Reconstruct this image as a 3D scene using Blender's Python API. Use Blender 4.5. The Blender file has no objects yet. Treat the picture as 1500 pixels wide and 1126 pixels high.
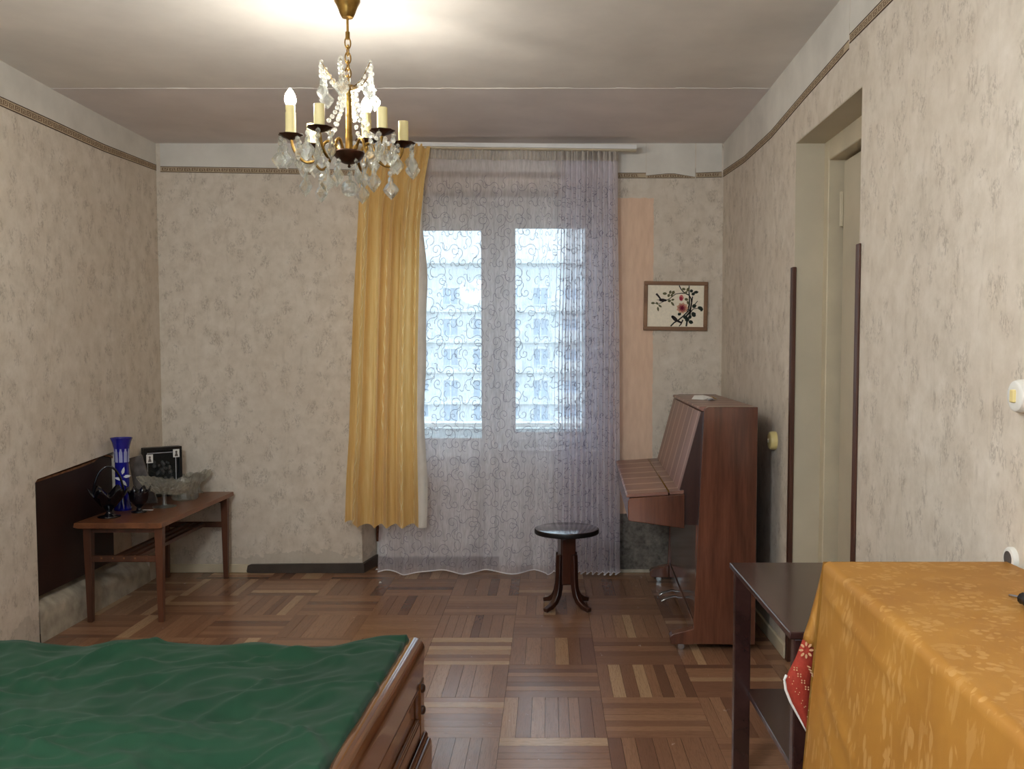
import bpy, bmesh, math, random
from mathutils import Vector, Matrix, noise, Euler

R = random.Random(7)
S = bpy.context.scene
COL = S.collection
PI = math.pi

# ---------------------------------------------------------------- camera
F = 1340.0                       # focal length in pixels of the 1500 x 1126 frame
VPX, HOR = 805.0, 518.0          # vanishing point of the room's depth lines
H = 1.32                         # camera height
PITCH = math.atan(0.055)           # the optical axis meets the frame a little below its middle
AXY = HOR + F * math.tan(PITCH)
cd = bpy.data.cameras.new('camera')
cam = bpy.data.objects.new('camera', cd)
COL.objects.link(cam)
cam.location = (0, 0, H)
cam.rotation_euler = (PI / 2 - PITCH, 0, 0)
cd.sensor_fit = 'HORIZONTAL'
cd.sensor_width = 36.0
cd.lens = F * 36.0 / 1500.0
cd.shift_x = (750.0 - VPX) / 1500.0
cd.shift_y = (AXY - 563.0) / 1500.0
cd.clip_start = 0.02
cd.clip_end = 500
S.camera = cam

# ---------------------------------------------------------------- world, exposure
S.view_settings.view_transform = 'Standard'
S.view_settings.look = 'None'
S.view_settings.gamma = 1.0
S.view_settings.use_curve_mapping = False
S.view_settings.exposure = 1.45
SKY = 0.82                       # brightness of the sky at the horizon
W = bpy.data.worlds.new('overcast_sky')
S.world = W
W.use_nodes = True
wn = W.node_tree.nodes
# overcast sky: the zenith is three times as bright as the horizon
_tc = wn.new('ShaderNodeTexCoord'); _sp = wn.new('ShaderNodeSeparateXYZ'); _mr = wn.new('ShaderNodeMapRange')
W.node_tree.links.new(_tc.outputs['Generated'], _sp.inputs[0]); W.node_tree.links.new(_sp.outputs[2], _mr.inputs[0])
for _i, _v in enumerate((0.0, 1.0, SKY, SKY * 3.0)): _mr.inputs[_i + 1].default_value = _v
W.node_tree.links.new(_mr.outputs[0], wn['Background'].inputs[1])
wn['Background'].inputs[0].default_value = (0.80, 0.91, 1.0, 1)
BULB = 185.0                     # emission of the two burning bulbs
S.cycles.use_denoising = True
S.cycles.max_bounces = 14
S.cycles.diffuse_bounces = 6
S.cycles.glossy_bounces = 4
S.cycles.transmission_bounces = 8
S.cycles.transparent_max_bounces = 32
S.cycles.sample_clamp_indirect = 6.0
S.cycles.caustics_reflective = False
S.cycles.caustics_refractive = False


def P(px, py, X=None, Y=None, Z=None):
    """world point seen at a pixel of the photograph, on a plane X=, Y= or Z="""
    a, b = (px - VPX) / F, (AXY - py) / F
    d = Vector((a, math.cos(PITCH) + b * math.sin(PITCH), b * math.cos(PITCH) - math.sin(PITCH)))
    if X is not None: t = X / d.x
    elif Y is not None: t = Y / d.y
    else: t = (Z - H) / d.z
    return Vector((d.x * t, d.y * t, H + d.z * t))


D = P(700, 838, Z=0).y           # inner face of the back wall
XL = P(235, 520, Y=D).x          # left wall
XR = P(1057, 520, Y=D).x         # right wall
YB = -1.6                        # wall behind the camera
HC = 2.60                        # wall height (the ceiling hangs at about 2.56)
def portal(loc, rot, sx, sy):
    l = bpy.data.lights.new('window_daylight', 'AREA')
    l.shape = 'RECTANGLE'; l.size = sx; l.size_y = sy
    l.cycles.is_portal = True
    o = bpy.data.objects.new('window_daylight', l); COL.objects.link(o)
    o.location = loc; o.rotation_euler = rot
YF = D + 0.20                    # plane of the balcony door and window
_a, _b = P(552, 640, Y=YF), P(888, 288, Y=YF)
portal(((_a.x + _b.x) / 2, YF + 0.10, 1.35), (-PI / 2, 0, 0), 1.5, 1.9)
portal((-0.65, YB - 0.12, 1.35), (PI / 2, 0, 0), 3.0, 2.2)  # guides sky light through the added window behind the camera


# glow of an opal globe lamp added out of view to brighten the room
FILL_LAMP = 47.0

# ---------------------------------------------------------------- mesh collector
class MB:
    def __init__(s):
        s.v, s.f, s.uv = [], [], {}
    def add(s, vs, fs):
        n = len(s.v)
        s.v += [tuple(v) for v in vs]
        s.f += [tuple(i + n for i in f) for f in fs]
        return s
    def box(s, a, b):
        x0, y0, z0 = a; x1, y1, z1 = b
        x0, x1 = min(x0, x1), max(x0, x1); y0, y1 = min(y0, y1), max(y0, y1); z0, z1 = min(z0, z1), max(z0, z1)
        return s.add([(x0, y0, z0), (x1, y0, z0), (x1, y1, z0), (x0, y1, z0), (x0, y0, z1), (x1, y0, z1), (x1, y1, z1), (x0, y1, z1)],
                     [(0, 3, 2, 1), (4, 5, 6, 7), (0, 1, 5, 4), (1, 2, 6, 5), (2, 3, 7, 6), (3, 0, 4, 7)])
    def hexa(s, p):               # eight corners: bottom loop then top loop
        return s.add(p, [(0, 3, 2, 1), (4, 5, 6, 7), (0, 1, 5, 4), (1, 2, 6, 5), (2, 3, 7, 6), (3, 0, 4, 7)])
    def prism(s, poly, axis, a, b):
        def m(p, t):
            if axis == 'x': return (t, p[0], p[1])
            if axis == 'y': return (p[0], t, p[1])
            return (p[0], p[1], t)
        n = len(poly)
        return s.add([m(p, a) for p in poly] + [m(p, b) for p in poly],
                     [tuple(range(n - 1, -1, -1)), tuple(range(n, 2 * n))] + [(i, (i + 1) % n, n + (i + 1) % n, n + i) for i in range(n)])
    def lathe(s, prof, n=24, c=(0, 0, 0), cap=True, wob=None):
        vs, fs = [], []
        for k, (r, z) in enumerate(prof):
            for i in range(n):
                t = 2 * PI * i / n
                rr, zz = (r, z) if wob is None else wob(k, t, r, z)
                vs.append((c[0] + rr * math.cos(t), c[1] + rr * math.sin(t), c[2] + zz))
        for k in range(len(prof) - 1):
            for i in range(n):
                j = (i + 1) % n
                fs.append((k * n + i, k * n + j, (k + 1) * n + j, (k + 1) * n + i))
        if cap:
            fs.append(tuple(range(n - 1, -1, -1)))
            fs.append(tuple((len(prof) - 1) * n + i for i in range(n)))
        return s.add(vs, fs)
    def tube(s, path, r, n=8, closed=False):
        path = [Vector(p) for p in path]
        m = len(path)
        rs = r if isinstance(r, (list, tuple)) else [r] * m
        vs, fs = [], []
        up = Vector((0.13, 0.21, 0.97))
        for i, p in enumerate(path):
            if closed: t = path[(i + 1) % m] - path[i - 1]
            else: t = path[min(i + 1, m - 1)] - path[max(i - 1, 0)]
            t.normalize()
            a = t.cross(up)
            if a.length < 1e-3: a = t.cross(Vector((1, 0, 0)))
            a.normalize(); b = t.cross(a)
            for k in range(n):
                q = 2 * PI * k / n
                vs.append(p + (a * math.cos(q) + b * math.sin(q)) * rs[i])
        for i in range(m if closed else m - 1):
            j = (i + 1) % m
            for k in range(n):
                l = (k + 1) % n
                fs.append((i * n + k, i * n + l, j * n + l, j * n + k))
        if not closed:
            fs.append(tuple(range(n - 1, -1, -1)))
            fs.append(tuple((m - 1) * n + k for k in range(n)))
        return s.add(vs, fs)
    def rect_tube(s, path, w, h, side):   # swept rectangle, side = horizontal direction of the width
        side = Vector(side).normalized()
        vs, fs = [], []
        path = [Vector(p) for p in path]
        m = len(path)
        ws = w if isinstance(w, (list, tuple)) else [w] * m
        hs = h if isinstance(h, (list, tuple)) else [h] * m
        for i, p in enumerate(path):
            t = (path[min(i + 1, m - 1)] - path[max(i - 1, 0)]).normalized()
            nrm = t.cross(side).normalized()
            for a, b in ((-1, -1), (1, -1), (1, 1), (-1, 1)):
                vs.append(p + side * a * ws[i] / 2 + nrm * b * hs[i] / 2)
        for i in range(m - 1):
            for k in range(4):
                l = (k + 1) % 4
                fs.append((i * 4 + k, i * 4 + l, i * 4 + 4 + l, i * 4 + 4 + k))
        fs.append((3, 2, 1, 0)); fs.append(tuple((m - 1) * 4 + k for k in range(4)))
        return s.add(vs, fs)
    def ball(s, c, r, n=6, m=4, sz=1.0):
        prof = [(max(r * math.sin(PI * k / m), r * 0.02), -r * sz * math.cos(PI * k / m)) for k in range(m + 1)]
        return s.lathe(prof, n, c)
    def grid(s, fn, nu, nv, thick=0.0):
        vs = [fn(i / nu, j / nv) for j in range(nv + 1) for i in range(nu + 1)]
        fs = [(j * (nu + 1) + i, j * (nu + 1) + i + 1, (j + 1) * (nu + 1) + i + 1, (j + 1) * (nu + 1) + i) for j in range(nv) for i in range(nu)]
        return s.add(vs, fs)
    def build(s, name, mat, parent=None, smooth=False, bevel=0.0, solid=0.0, kind=None, seg=2, uv=None, angle=0.6):
        me = bpy.data.meshes.new(name)
        me.from_pydata(s.v, [], s.f)
        if uv is not None:
            L = me.uv_layers.new(name='UVMap')
            for k, l in enumerate(me.loops): L.data[k].uv = uv[l.vertex_index]
        bm = bmesh.new(); bm.from_mesh(me)
        bmesh.ops.recalc_face_normals(bm, faces=bm.faces)
        bm.to_mesh(me); bm.free()
        if smooth:
            me.polygons.foreach_set('use_smooth', [True] * len(me.polygons))
            if smooth == 'auto': me.set_sharp_from_angle(angle=angle)
        me.materials.append(mat)
        o = bpy.data.objects.new(name, me)
        COL.objects.link(o)
        if parent is not None: o.parent = parent
        if solid:
            m = o.modifiers.new('solid', 'SOLIDIFY'); m.thickness = solid; m.offset = 0
        if bevel:
            m = o.modifiers.new('bevel', 'BEVEL'); m.width = bevel; m.segments = seg; m.limit_method = 'ANGLE'; m.angle_limit = 0.6
            me.polygons.foreach_set('use_smooth', [True] * len(me.polygons))
            me.set_sharp_from_angle(angle=0.6)
            w = o.modifiers.new('wn', 'WEIGHTED_NORMAL'); w.keep_sharp = True
        if kind: o['kind'] = kind
        return o


def thing(name, label, cat, loc=(0, 0, 0), rz=0.0, group=None):
    o = bpy.data.objects.new(name, None); COL.objects.link(o)
    o.empty_display_size = 0.1
    o.location = loc; o.rotation_euler = (0, 0, rz)
    return tag(o, label, cat, group)
def tag(o, label, cat, group=None):
    o['label'] = label; o['category'] = cat
    if group: o['group'] = group
    return o
def struct(o):
    o['kind'] = 'structure'; return o
def copy_part(src, parent, loc=None, rot=None, scale=None):
    c = src.copy(); COL.objects.link(c); c.parent = parent
    if loc is not None: c.location = loc
    if rot is not None: c.rotation_euler = rot
    if scale is not None: c.scale = scale
    return c


# ---------------------------------------------------------------- materials
def lin(c):
    return tuple(((x / 255) / 12.92 if x / 255 <= 0.04045 else ((x / 255 + 0.055) / 1.055) ** 2.4) for x in c) + (1,)
class NT:
    def __init__(s, name):
        s.m = bpy.data.materials.new(name); s.m.use_nodes = True
        s.t = s.m.node_tree; s.n = s.t.nodes; s.l = s.t.links
        s.b = s.n['Principled BSDF']; s.out = s.n['Material Output']
    def node(s, typ, **kw):
        n = s.n.new(typ)
        for k, v in kw.items(): setattr(n, k, v)
        return n
    def put(s, sock, v):
        if hasattr(v, 'is_linked') or hasattr(v, 'links'): s.l.new(v, sock)
        else: sock.default_value = v
    def coord(s, kind='Object', scale=(1, 1, 1), rot=(0, 0, 0)):
        tc = s.node('ShaderNodeTexCoord'); mp = s.node('ShaderNodeMapping')
        s.l.new(tc.outputs[kind], mp.inputs[0]); mp.inputs['Scale'].default_value = scale; mp.inputs['Rotation'].default_value = rot
        return mp.outputs[0]
    def noise(s, vec, scale, detail=4, rough=0.55, dist=0.0):
        n = s.node('ShaderNodeTexNoise'); s.l.new(vec, n.inputs['Vector'])
        n.inputs['Scale'].default_value = scale; n.inputs['Detail'].default_value = detail
        n.inputs['Roughness'].default_value = rough; n.inputs['Distortion'].default_value = dist
        return n.outputs[0]
    def ramp(s, fac, stops, mode='LINEAR'):
        r = s.node('ShaderNodeValToRGB'); r.color_ramp.interpolation = mode
        e = r.color_ramp.elements
        while len(e) < len(stops): e.new(0.5)
        for k, (p, c) in enumerate(stops):
            e[k].position = p; e[k].color = c if len(c) == 4 else lin(c)
        s.l.new(fac, r.inputs[0]); return r.outputs[0]
    def mix(s, fac, a, b, blend='MIX'):
        n = s.node('ShaderNodeMix', data_type='RGBA', blend_type=blend)
        s.put(n.inputs[0], fac); s.put(n.inputs[6], a); s.put(n.inputs[7], b)
        return n.outputs[2]
    def math(s, op, a, b=0.0, clamp=False):
        n = s.node('ShaderNodeMath', operation=op, use_clamp=clamp)
        s.put(n.inputs[0], a); s.put(n.inputs[1], b); return n.outputs[0]
    def maprange(s, v, a, b, c=0.0, d=1.0):
        n = s.node('ShaderNodeMapRange', interpolation_type='SMOOTHSTEP')
        s.put(n.inputs[0], v)
        for i, x in enumerate((a, b, c, d)): n.inputs[i + 1].default_value = x
        return n.outputs[0]
    def sep(s, v):
        n = s.node('ShaderNodeSeparateXYZ'); s.l.new(v, n.inputs[0]); return n.outputs
    def bump(s, h, strength=0.3, dist=0.01):
        n = s.node('ShaderNodeBump'); n.inputs['Strength'].default_value = strength; n.inputs['Distance'].default_value = dist
        s.l.new(h, n.inputs['Height']); s.l.new(n.outputs[0], s.b.inputs['Normal'])
    def base(s, col, rough=0.6, spec=0.5, metal=0.0, coat=0.0):
        s.put(s.b.inputs['Base Color'], col); s.put(s.b.inputs['Roughness'], rough)
        s.b.inputs['Specular IOR Level'].default_value = spec; s.b.inputs['Metallic'].default_value = metal
        s.b.inputs['Coat Weight'].default_value = coat; s.b.inputs['Coat Roughness'].default_value = 0.12
        return s.m


def plain(name, c, rough=0.6, spec=0.4, metal=0.0, var=0.08, scale=14, bump=0.0, coat=0.0):
    t = NT(name)
    v = t.noise(t.coord(), scale, 5)
    a = tuple(x * (1 - var * 2) for x in lin(c)[:3]) + (1,); b = tuple(min(1, x * (1 + var * 2)) for x in lin(c)[:3]) + (1,)
    t.base(t.ramp(v, [(0.3, a), (0.7, b)]), rough, spec, metal, coat)
    if bump: t.bump(v, bump, 0.004)
    return t.m
def wood(name, dark, light, axis='z', scale=1.0, rough=0.4, spec=0.5, coat=0.0, band=6.0, stripes=0.0):
    t = NT(name)
    sc = {'x': (1.2, 16, 16), 'y': (16, 1.2, 16), 'z': (16, 16, 1.2)}[axis]
    v = t.coord('Object', tuple(k * scale for k in sc))
    n1 = t.noise(v, 1.0, 5, 0.6, 0.6); n2 = t.noise(v, band, 3, 0.6)
    f = t.math('ADD', t.math('MULTIPLY', n1, 0.75), t.math('MULTIPLY', n2, 0.25))
    bb = t.noise(t.coord('Object', tuple(k * scale * 0.35 for k in (sc if axis != 'z' else (16, 16, 0.3)))), 1.0, 2, 0.5)
    f = t.math('ADD', f, t.math('MULTIPLY', t.math('SUBTRACT', bb, 0.5), 1.1))
    c = t.ramp(f, [(0.30, dark), (0.70, light)])
    if stripes:
        y = t.sep(t.coord())[1]
        fr = t.math('FRACT', t.math('DIVIDE', y, stripes))
        msk = t.math('LESS_THAN', t.math('ABSOLUTE', t.math('SUBTRACT', fr, 0.5)), 0.07)
        c = t.mix(t.math('MULTIPLY', msk, 0.8), c, lin((190, 158, 138)))
    t.base(c, rough, spec, 0, coat)
    t.bump(n2, 0.06, 0.002)
    return t.m


def wall_material(name, axis, plaster_above):
    """mottled beige wallpaper with small leaf specks; bare plaster above the paper border"""
    t = NT(name)
    co = t.coord(); X, Y, Z = t.sep(co)
    v = t.coord('Object', (1, 1, 0.55)); vb = t.coord('Object', (1, 1, 1))
    big = t.noise(vb, 2.2, 3, 0.5); fine = t.noise(vb, 60, 4, 0.7)
    mid = t.noise(vb, 13, 5, 0.65)
    c = t.ramp(mid, [(0.30, (201, 190, 174)), (0.52, (213, 203, 188)), (0.75, (223, 214, 201))])
    c = t.mix(t.maprange(big, 0.35, 0.7, 0.0, 0.35), c, lin((204, 191, 173)))
    wob = t.noise(vb, 30, 2, 0.5)
    vd = t.node('ShaderNodeTexVoronoi', feature='F1'); vm = t.node('ShaderNodeVectorMath', operation='ADD')
    t.l.new(t.coord('Object', (13, 13, 9)), vm.inputs[0]); t.l.new(t.math('MULTIPLY', wob, 0.9), vm.inputs[1]); t.l.new(vm.outputs[0], vd.inputs['Vector']); vd.inputs['Scale'].default_value = 1.0
    sp = vd.outputs['Distance']
    br = t.noise(t.coord('Object', (1, 1, 0.45)), 95, 3, 0.75, 1.2)
    s1 = t.math('MULTIPLY', t.maprange(sp, 0.52, 0.22), t.maprange(br, 0.45, 0.60))
    c = t.mix(t.math('MULTIPLY', s1, 0.45), c, lin((134, 120, 104)))
    v2 = t.coord('Object', (1, 1, 0.35))
    st = t.noise(v2, 30, 3, 0.6, 0.5)
    c = t.mix(t.math('MULTIPLY', t.maprange(st, 0.55, 0.75), 0.30), c, lin((170, 156, 138)))
    U = X if axis == 'x' else Y
    fr = t.math('FRACT', t.math('DIVIDE', t.math('ADD', U, 20.13), 0.53))
    seam = t.math('LESS_THAN', fr, 0.006)
    c = t.mix(t.math('MULTIPLY', seam, 0.25), c, lin((228, 216, 196)))
    # bare plaster and worn zones near the floor
    wear = t.math('ADD', Z, t.math('MULTIPLY', t.noise(vb, 5, 4, 0.7), -0.30))
    low = t.math('LESS_THAN', wear, 0.0 if axis == 'y' else -0.05)
    c = t.mix(t.math('MULTIPLY', low, 0.4), c, lin((168, 160, 146)))
    pl = t.ramp(t.noise(vb, 3.5, 6, 0.7), [(0.3, (206, 201, 191)), (0.6, (226, 223, 215))])
    pl = t.mix(t.maprange(t.noise(vb, 9, 5, 0.7), 0.56, 0.72, 0, 0.35), pl, lin((176, 166, 150)))
    up = t.math('GREATER_THAN', t.math('SUBTRACT', Z, plaster_above), 0.0)
    c = t.mix(up, c, pl)
    if name == 'wallpaper_back':
        def zone(x0, x1, z0, z1):
            j = t.math('MULTIPLY', t.math('SUBTRACT', t.noise(vb, 24, 4, 0.7), 0.5), 0.02)
            xx = t.math('ADD', X, j); zz = t.math('ADD', Z, j)
            a = t.math('MULTIPLY', t.math('GREATER_THAN', xx, x0), t.math('LESS_THAN', xx, x1))
            b = t.math('MULTIPLY', t.math('GREATER_THAN', zz, z0), t.math('LESS_THAN', zz, z1))
            return t.math('MULTIPLY', a, b)
        p0, p1 = P(880, 290, Y=D), P(955, 740, Y=D)
        pv = t.coord('Object', (40, 40, 9))
        pink = t.ramp(t.noise(pv, 1.0, 4), [(0.3, (216, 184, 158)), (0.7, (228, 198, 172))])
        c = t.mix(zone(p0.x, p1.x, 0.0, p0.z), c, pink)
        q0, q1 = P(870, 752, Y=D), P(985, 838, Y=D)
        conc = t.ramp(t.noise(vb, 22, 6, 0.75), [(0.32, (70, 66, 60)), (0.5, (112, 106, 98)), (0.7, (142, 134, 124))])
        c = t.mix(zone(p0.x, q1.x, -0.1, q0.z), c, conc)
    t.base(c, 0.85, 0.15)
    t.bump(t.math('ADD', t.math('MULTIPLY', fine, 0.6), mid), 0.25, 0.004)
    return t.m


def parquet_material():
    t = NT('oak_parquet')
    uv = t.coord('UV'); U, V, _ = t.sep(uv)
    oi = t.node('ShaderNodeObjectInfo')
    idx = t.math('ADD', t.math('FLOOR', t.math('DIVIDE', U, 10.0)), t.math('MULTIPLY', oi.outputs['Random'], 997.0))
    wnz = t.node('ShaderNodeTexWhiteNoise', noise_dimensions='1D'); t.l.new(idx, wnz.inputs['W'])
    rnd = wnz.outputs[0]
    c = t.ramp(rnd, [(0.0, (106, 74, 58)), (0.10, (130, 93, 71)), (0.5, (146, 107, 81)), (0.90, (156, 117, 89)), (0.98, (184, 150, 115))])
    cx = t.node('ShaderNodeCombineXYZ')
    t.l.new(t.math('MULTIPLY', U, 3.0), cx.inputs[0]); t.l.new(t.math('MULTIPLY', V, 60.0), cx.inputs[1]); t.l.new(t.math('MULTIPLY', rnd, 91.0), cx.inputs[2])
    g = t.noise(cx.outputs[0], 1.0, 4, 0.6, 1.2)
    rings = t.math('FRACT', t.math('MULTIPLY', g, 7.0))
    c = t.mix(t.maprange(rings, 0.55, 0.95, 0, 0.40), c, lin((100, 72, 52)))
    w = t.noise(t.coord('Generated', (1, 1, 1)), 5, 3)
    pos = t.node('ShaderNodeNewGeometry').outputs['Position']
    worn = t.noise(pos, 2.2, 5, 0.65)
    c = t.mix(t.maprange(worn, 0.5, 0.75, 0, 0.15), c, lin((150, 128, 108)))
    rough = t.maprange(t.noise(pos, 16, 4, 0.7), 0.2, 0.8, 0.20, 0.28)
    t.base(c, rough, 0.5)
    t.bump(t.noise(pos, 4, 2), 0.05, 0.004)
    return t.m


def sheer(name, col, opac, trans=0.6):
    t = NT(name)
    t.n.remove(t.b)
    tr = t.node('ShaderNodeBsdfTransparent'); di = t.node('ShaderNodeBsdfDiffuse'); tl = t.node('ShaderNodeBsdfTranslucent')
    for k in (di, tl): k.inputs['Color'].default_value = lin(col)
    m1 = t.node('ShaderNodeMixShader'); m1.inputs[0].default_value = trans
    t.l.new(di.outputs[0], m1.inputs[1]); t.l.new(tl.outputs[0], m1.inputs[2])
    m2 = t.node('ShaderNodeMixShader')
    # fine weave: threads every few millimetres cover a little more
    wv = t.noise(t.coord('Object', (1, 1, 0.15)), 90, 3, 0.7)
    t.l.new(t.maprange(wv, 0.3, 0.7, opac * 0.85, min(1, opac * 1.15)), m2.inputs[0])
    t.l.new(tr.outputs[0], m2.inputs[1]); t.l.new(m1.outputs[0], m2.inputs[2])
    t.l.new(m2.outputs[0], t.out.inputs[0])
    return t.m


def clear_glass(name, tint=(245, 250, 252), trans=0.5, rough=0.0, ior=1.5, scat=0.1):
    """glass that also lets part of the light straight through, so it does not cast black shadows"""
    t = NT(name); t.n.remove(t.b)
    g = t.node('ShaderNodeBsdfGlass'); g.inputs['Color'].default_value = lin(tint); g.inputs['Roughness'].default_value = rough; g.inputs['IOR'].default_value = ior
    tr = t.node('ShaderNodeBsdfTransparent'); tr.inputs[0].default_value = lin(tint)
    m = t.node('ShaderNodeMixShader'); m.inputs[0].default_value = trans
    t.l.new(g.outputs[0], m.inputs[1]); t.l.new(tr.outputs[0], m.inputs[2])
    sc = t.node('ShaderNodeBsdfTranslucent'); sc.inputs[0].default_value = lin(tint)      # scattering in the cut facets
    gs = t.node('ShaderNodeBsdfGlossy'); gs.inputs[0].default_value = lin(tint); gs.inputs['Roughness'].default_value = 0.22
    m2 = t.node('ShaderNodeMixShader'); m2.inputs[0].default_value = 0.5; t.l.new(sc.outputs[0], m2.inputs[1]); t.l.new(gs.outputs[0], m2.inputs[2])
    m3 = t.node('ShaderNodeMixShader'); m3.inputs[0].default_value = scat; t.l.new(m.outputs[0], m3.inputs[1]); t.l.new(m2.outputs[0], m3.inputs[2])
    t.l.new(m3.outputs[0], t.out.inputs[0])
    return t.m
def pane_glass(name, tint=(240, 247, 250)):
    t = NT(name); t.n.remove(t.b)
    tr = t.node('ShaderNodeBsdfTransparent'); tr.inputs[0].default_value = lin(tint)
    gl = t.node('ShaderNodeBsdfGlossy'); gl.inputs['Roughness'].default_value = 0.01
    fr = t.node('ShaderNodeFresnel'); fr.inputs[0].default_value = 1.45
    m = t.node('ShaderNodeMixShader'); t.l.new(fr.outputs[0], m.inputs[0])
    t.l.new(tr.outputs[0], m.inputs[1]); t.l.new(gl.outputs[0], m.inputs[2]); t.l.new(m.outputs[0], t.out.inputs[0])
    return t.m
def emit(name, col, strength):
    t = NT(name)
    t.base(col, 0.3); t.b.inputs['Emission Color'].default_value = col; t.b.inputs['Emission Strength'].default_value = strength
    return t.m


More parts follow.
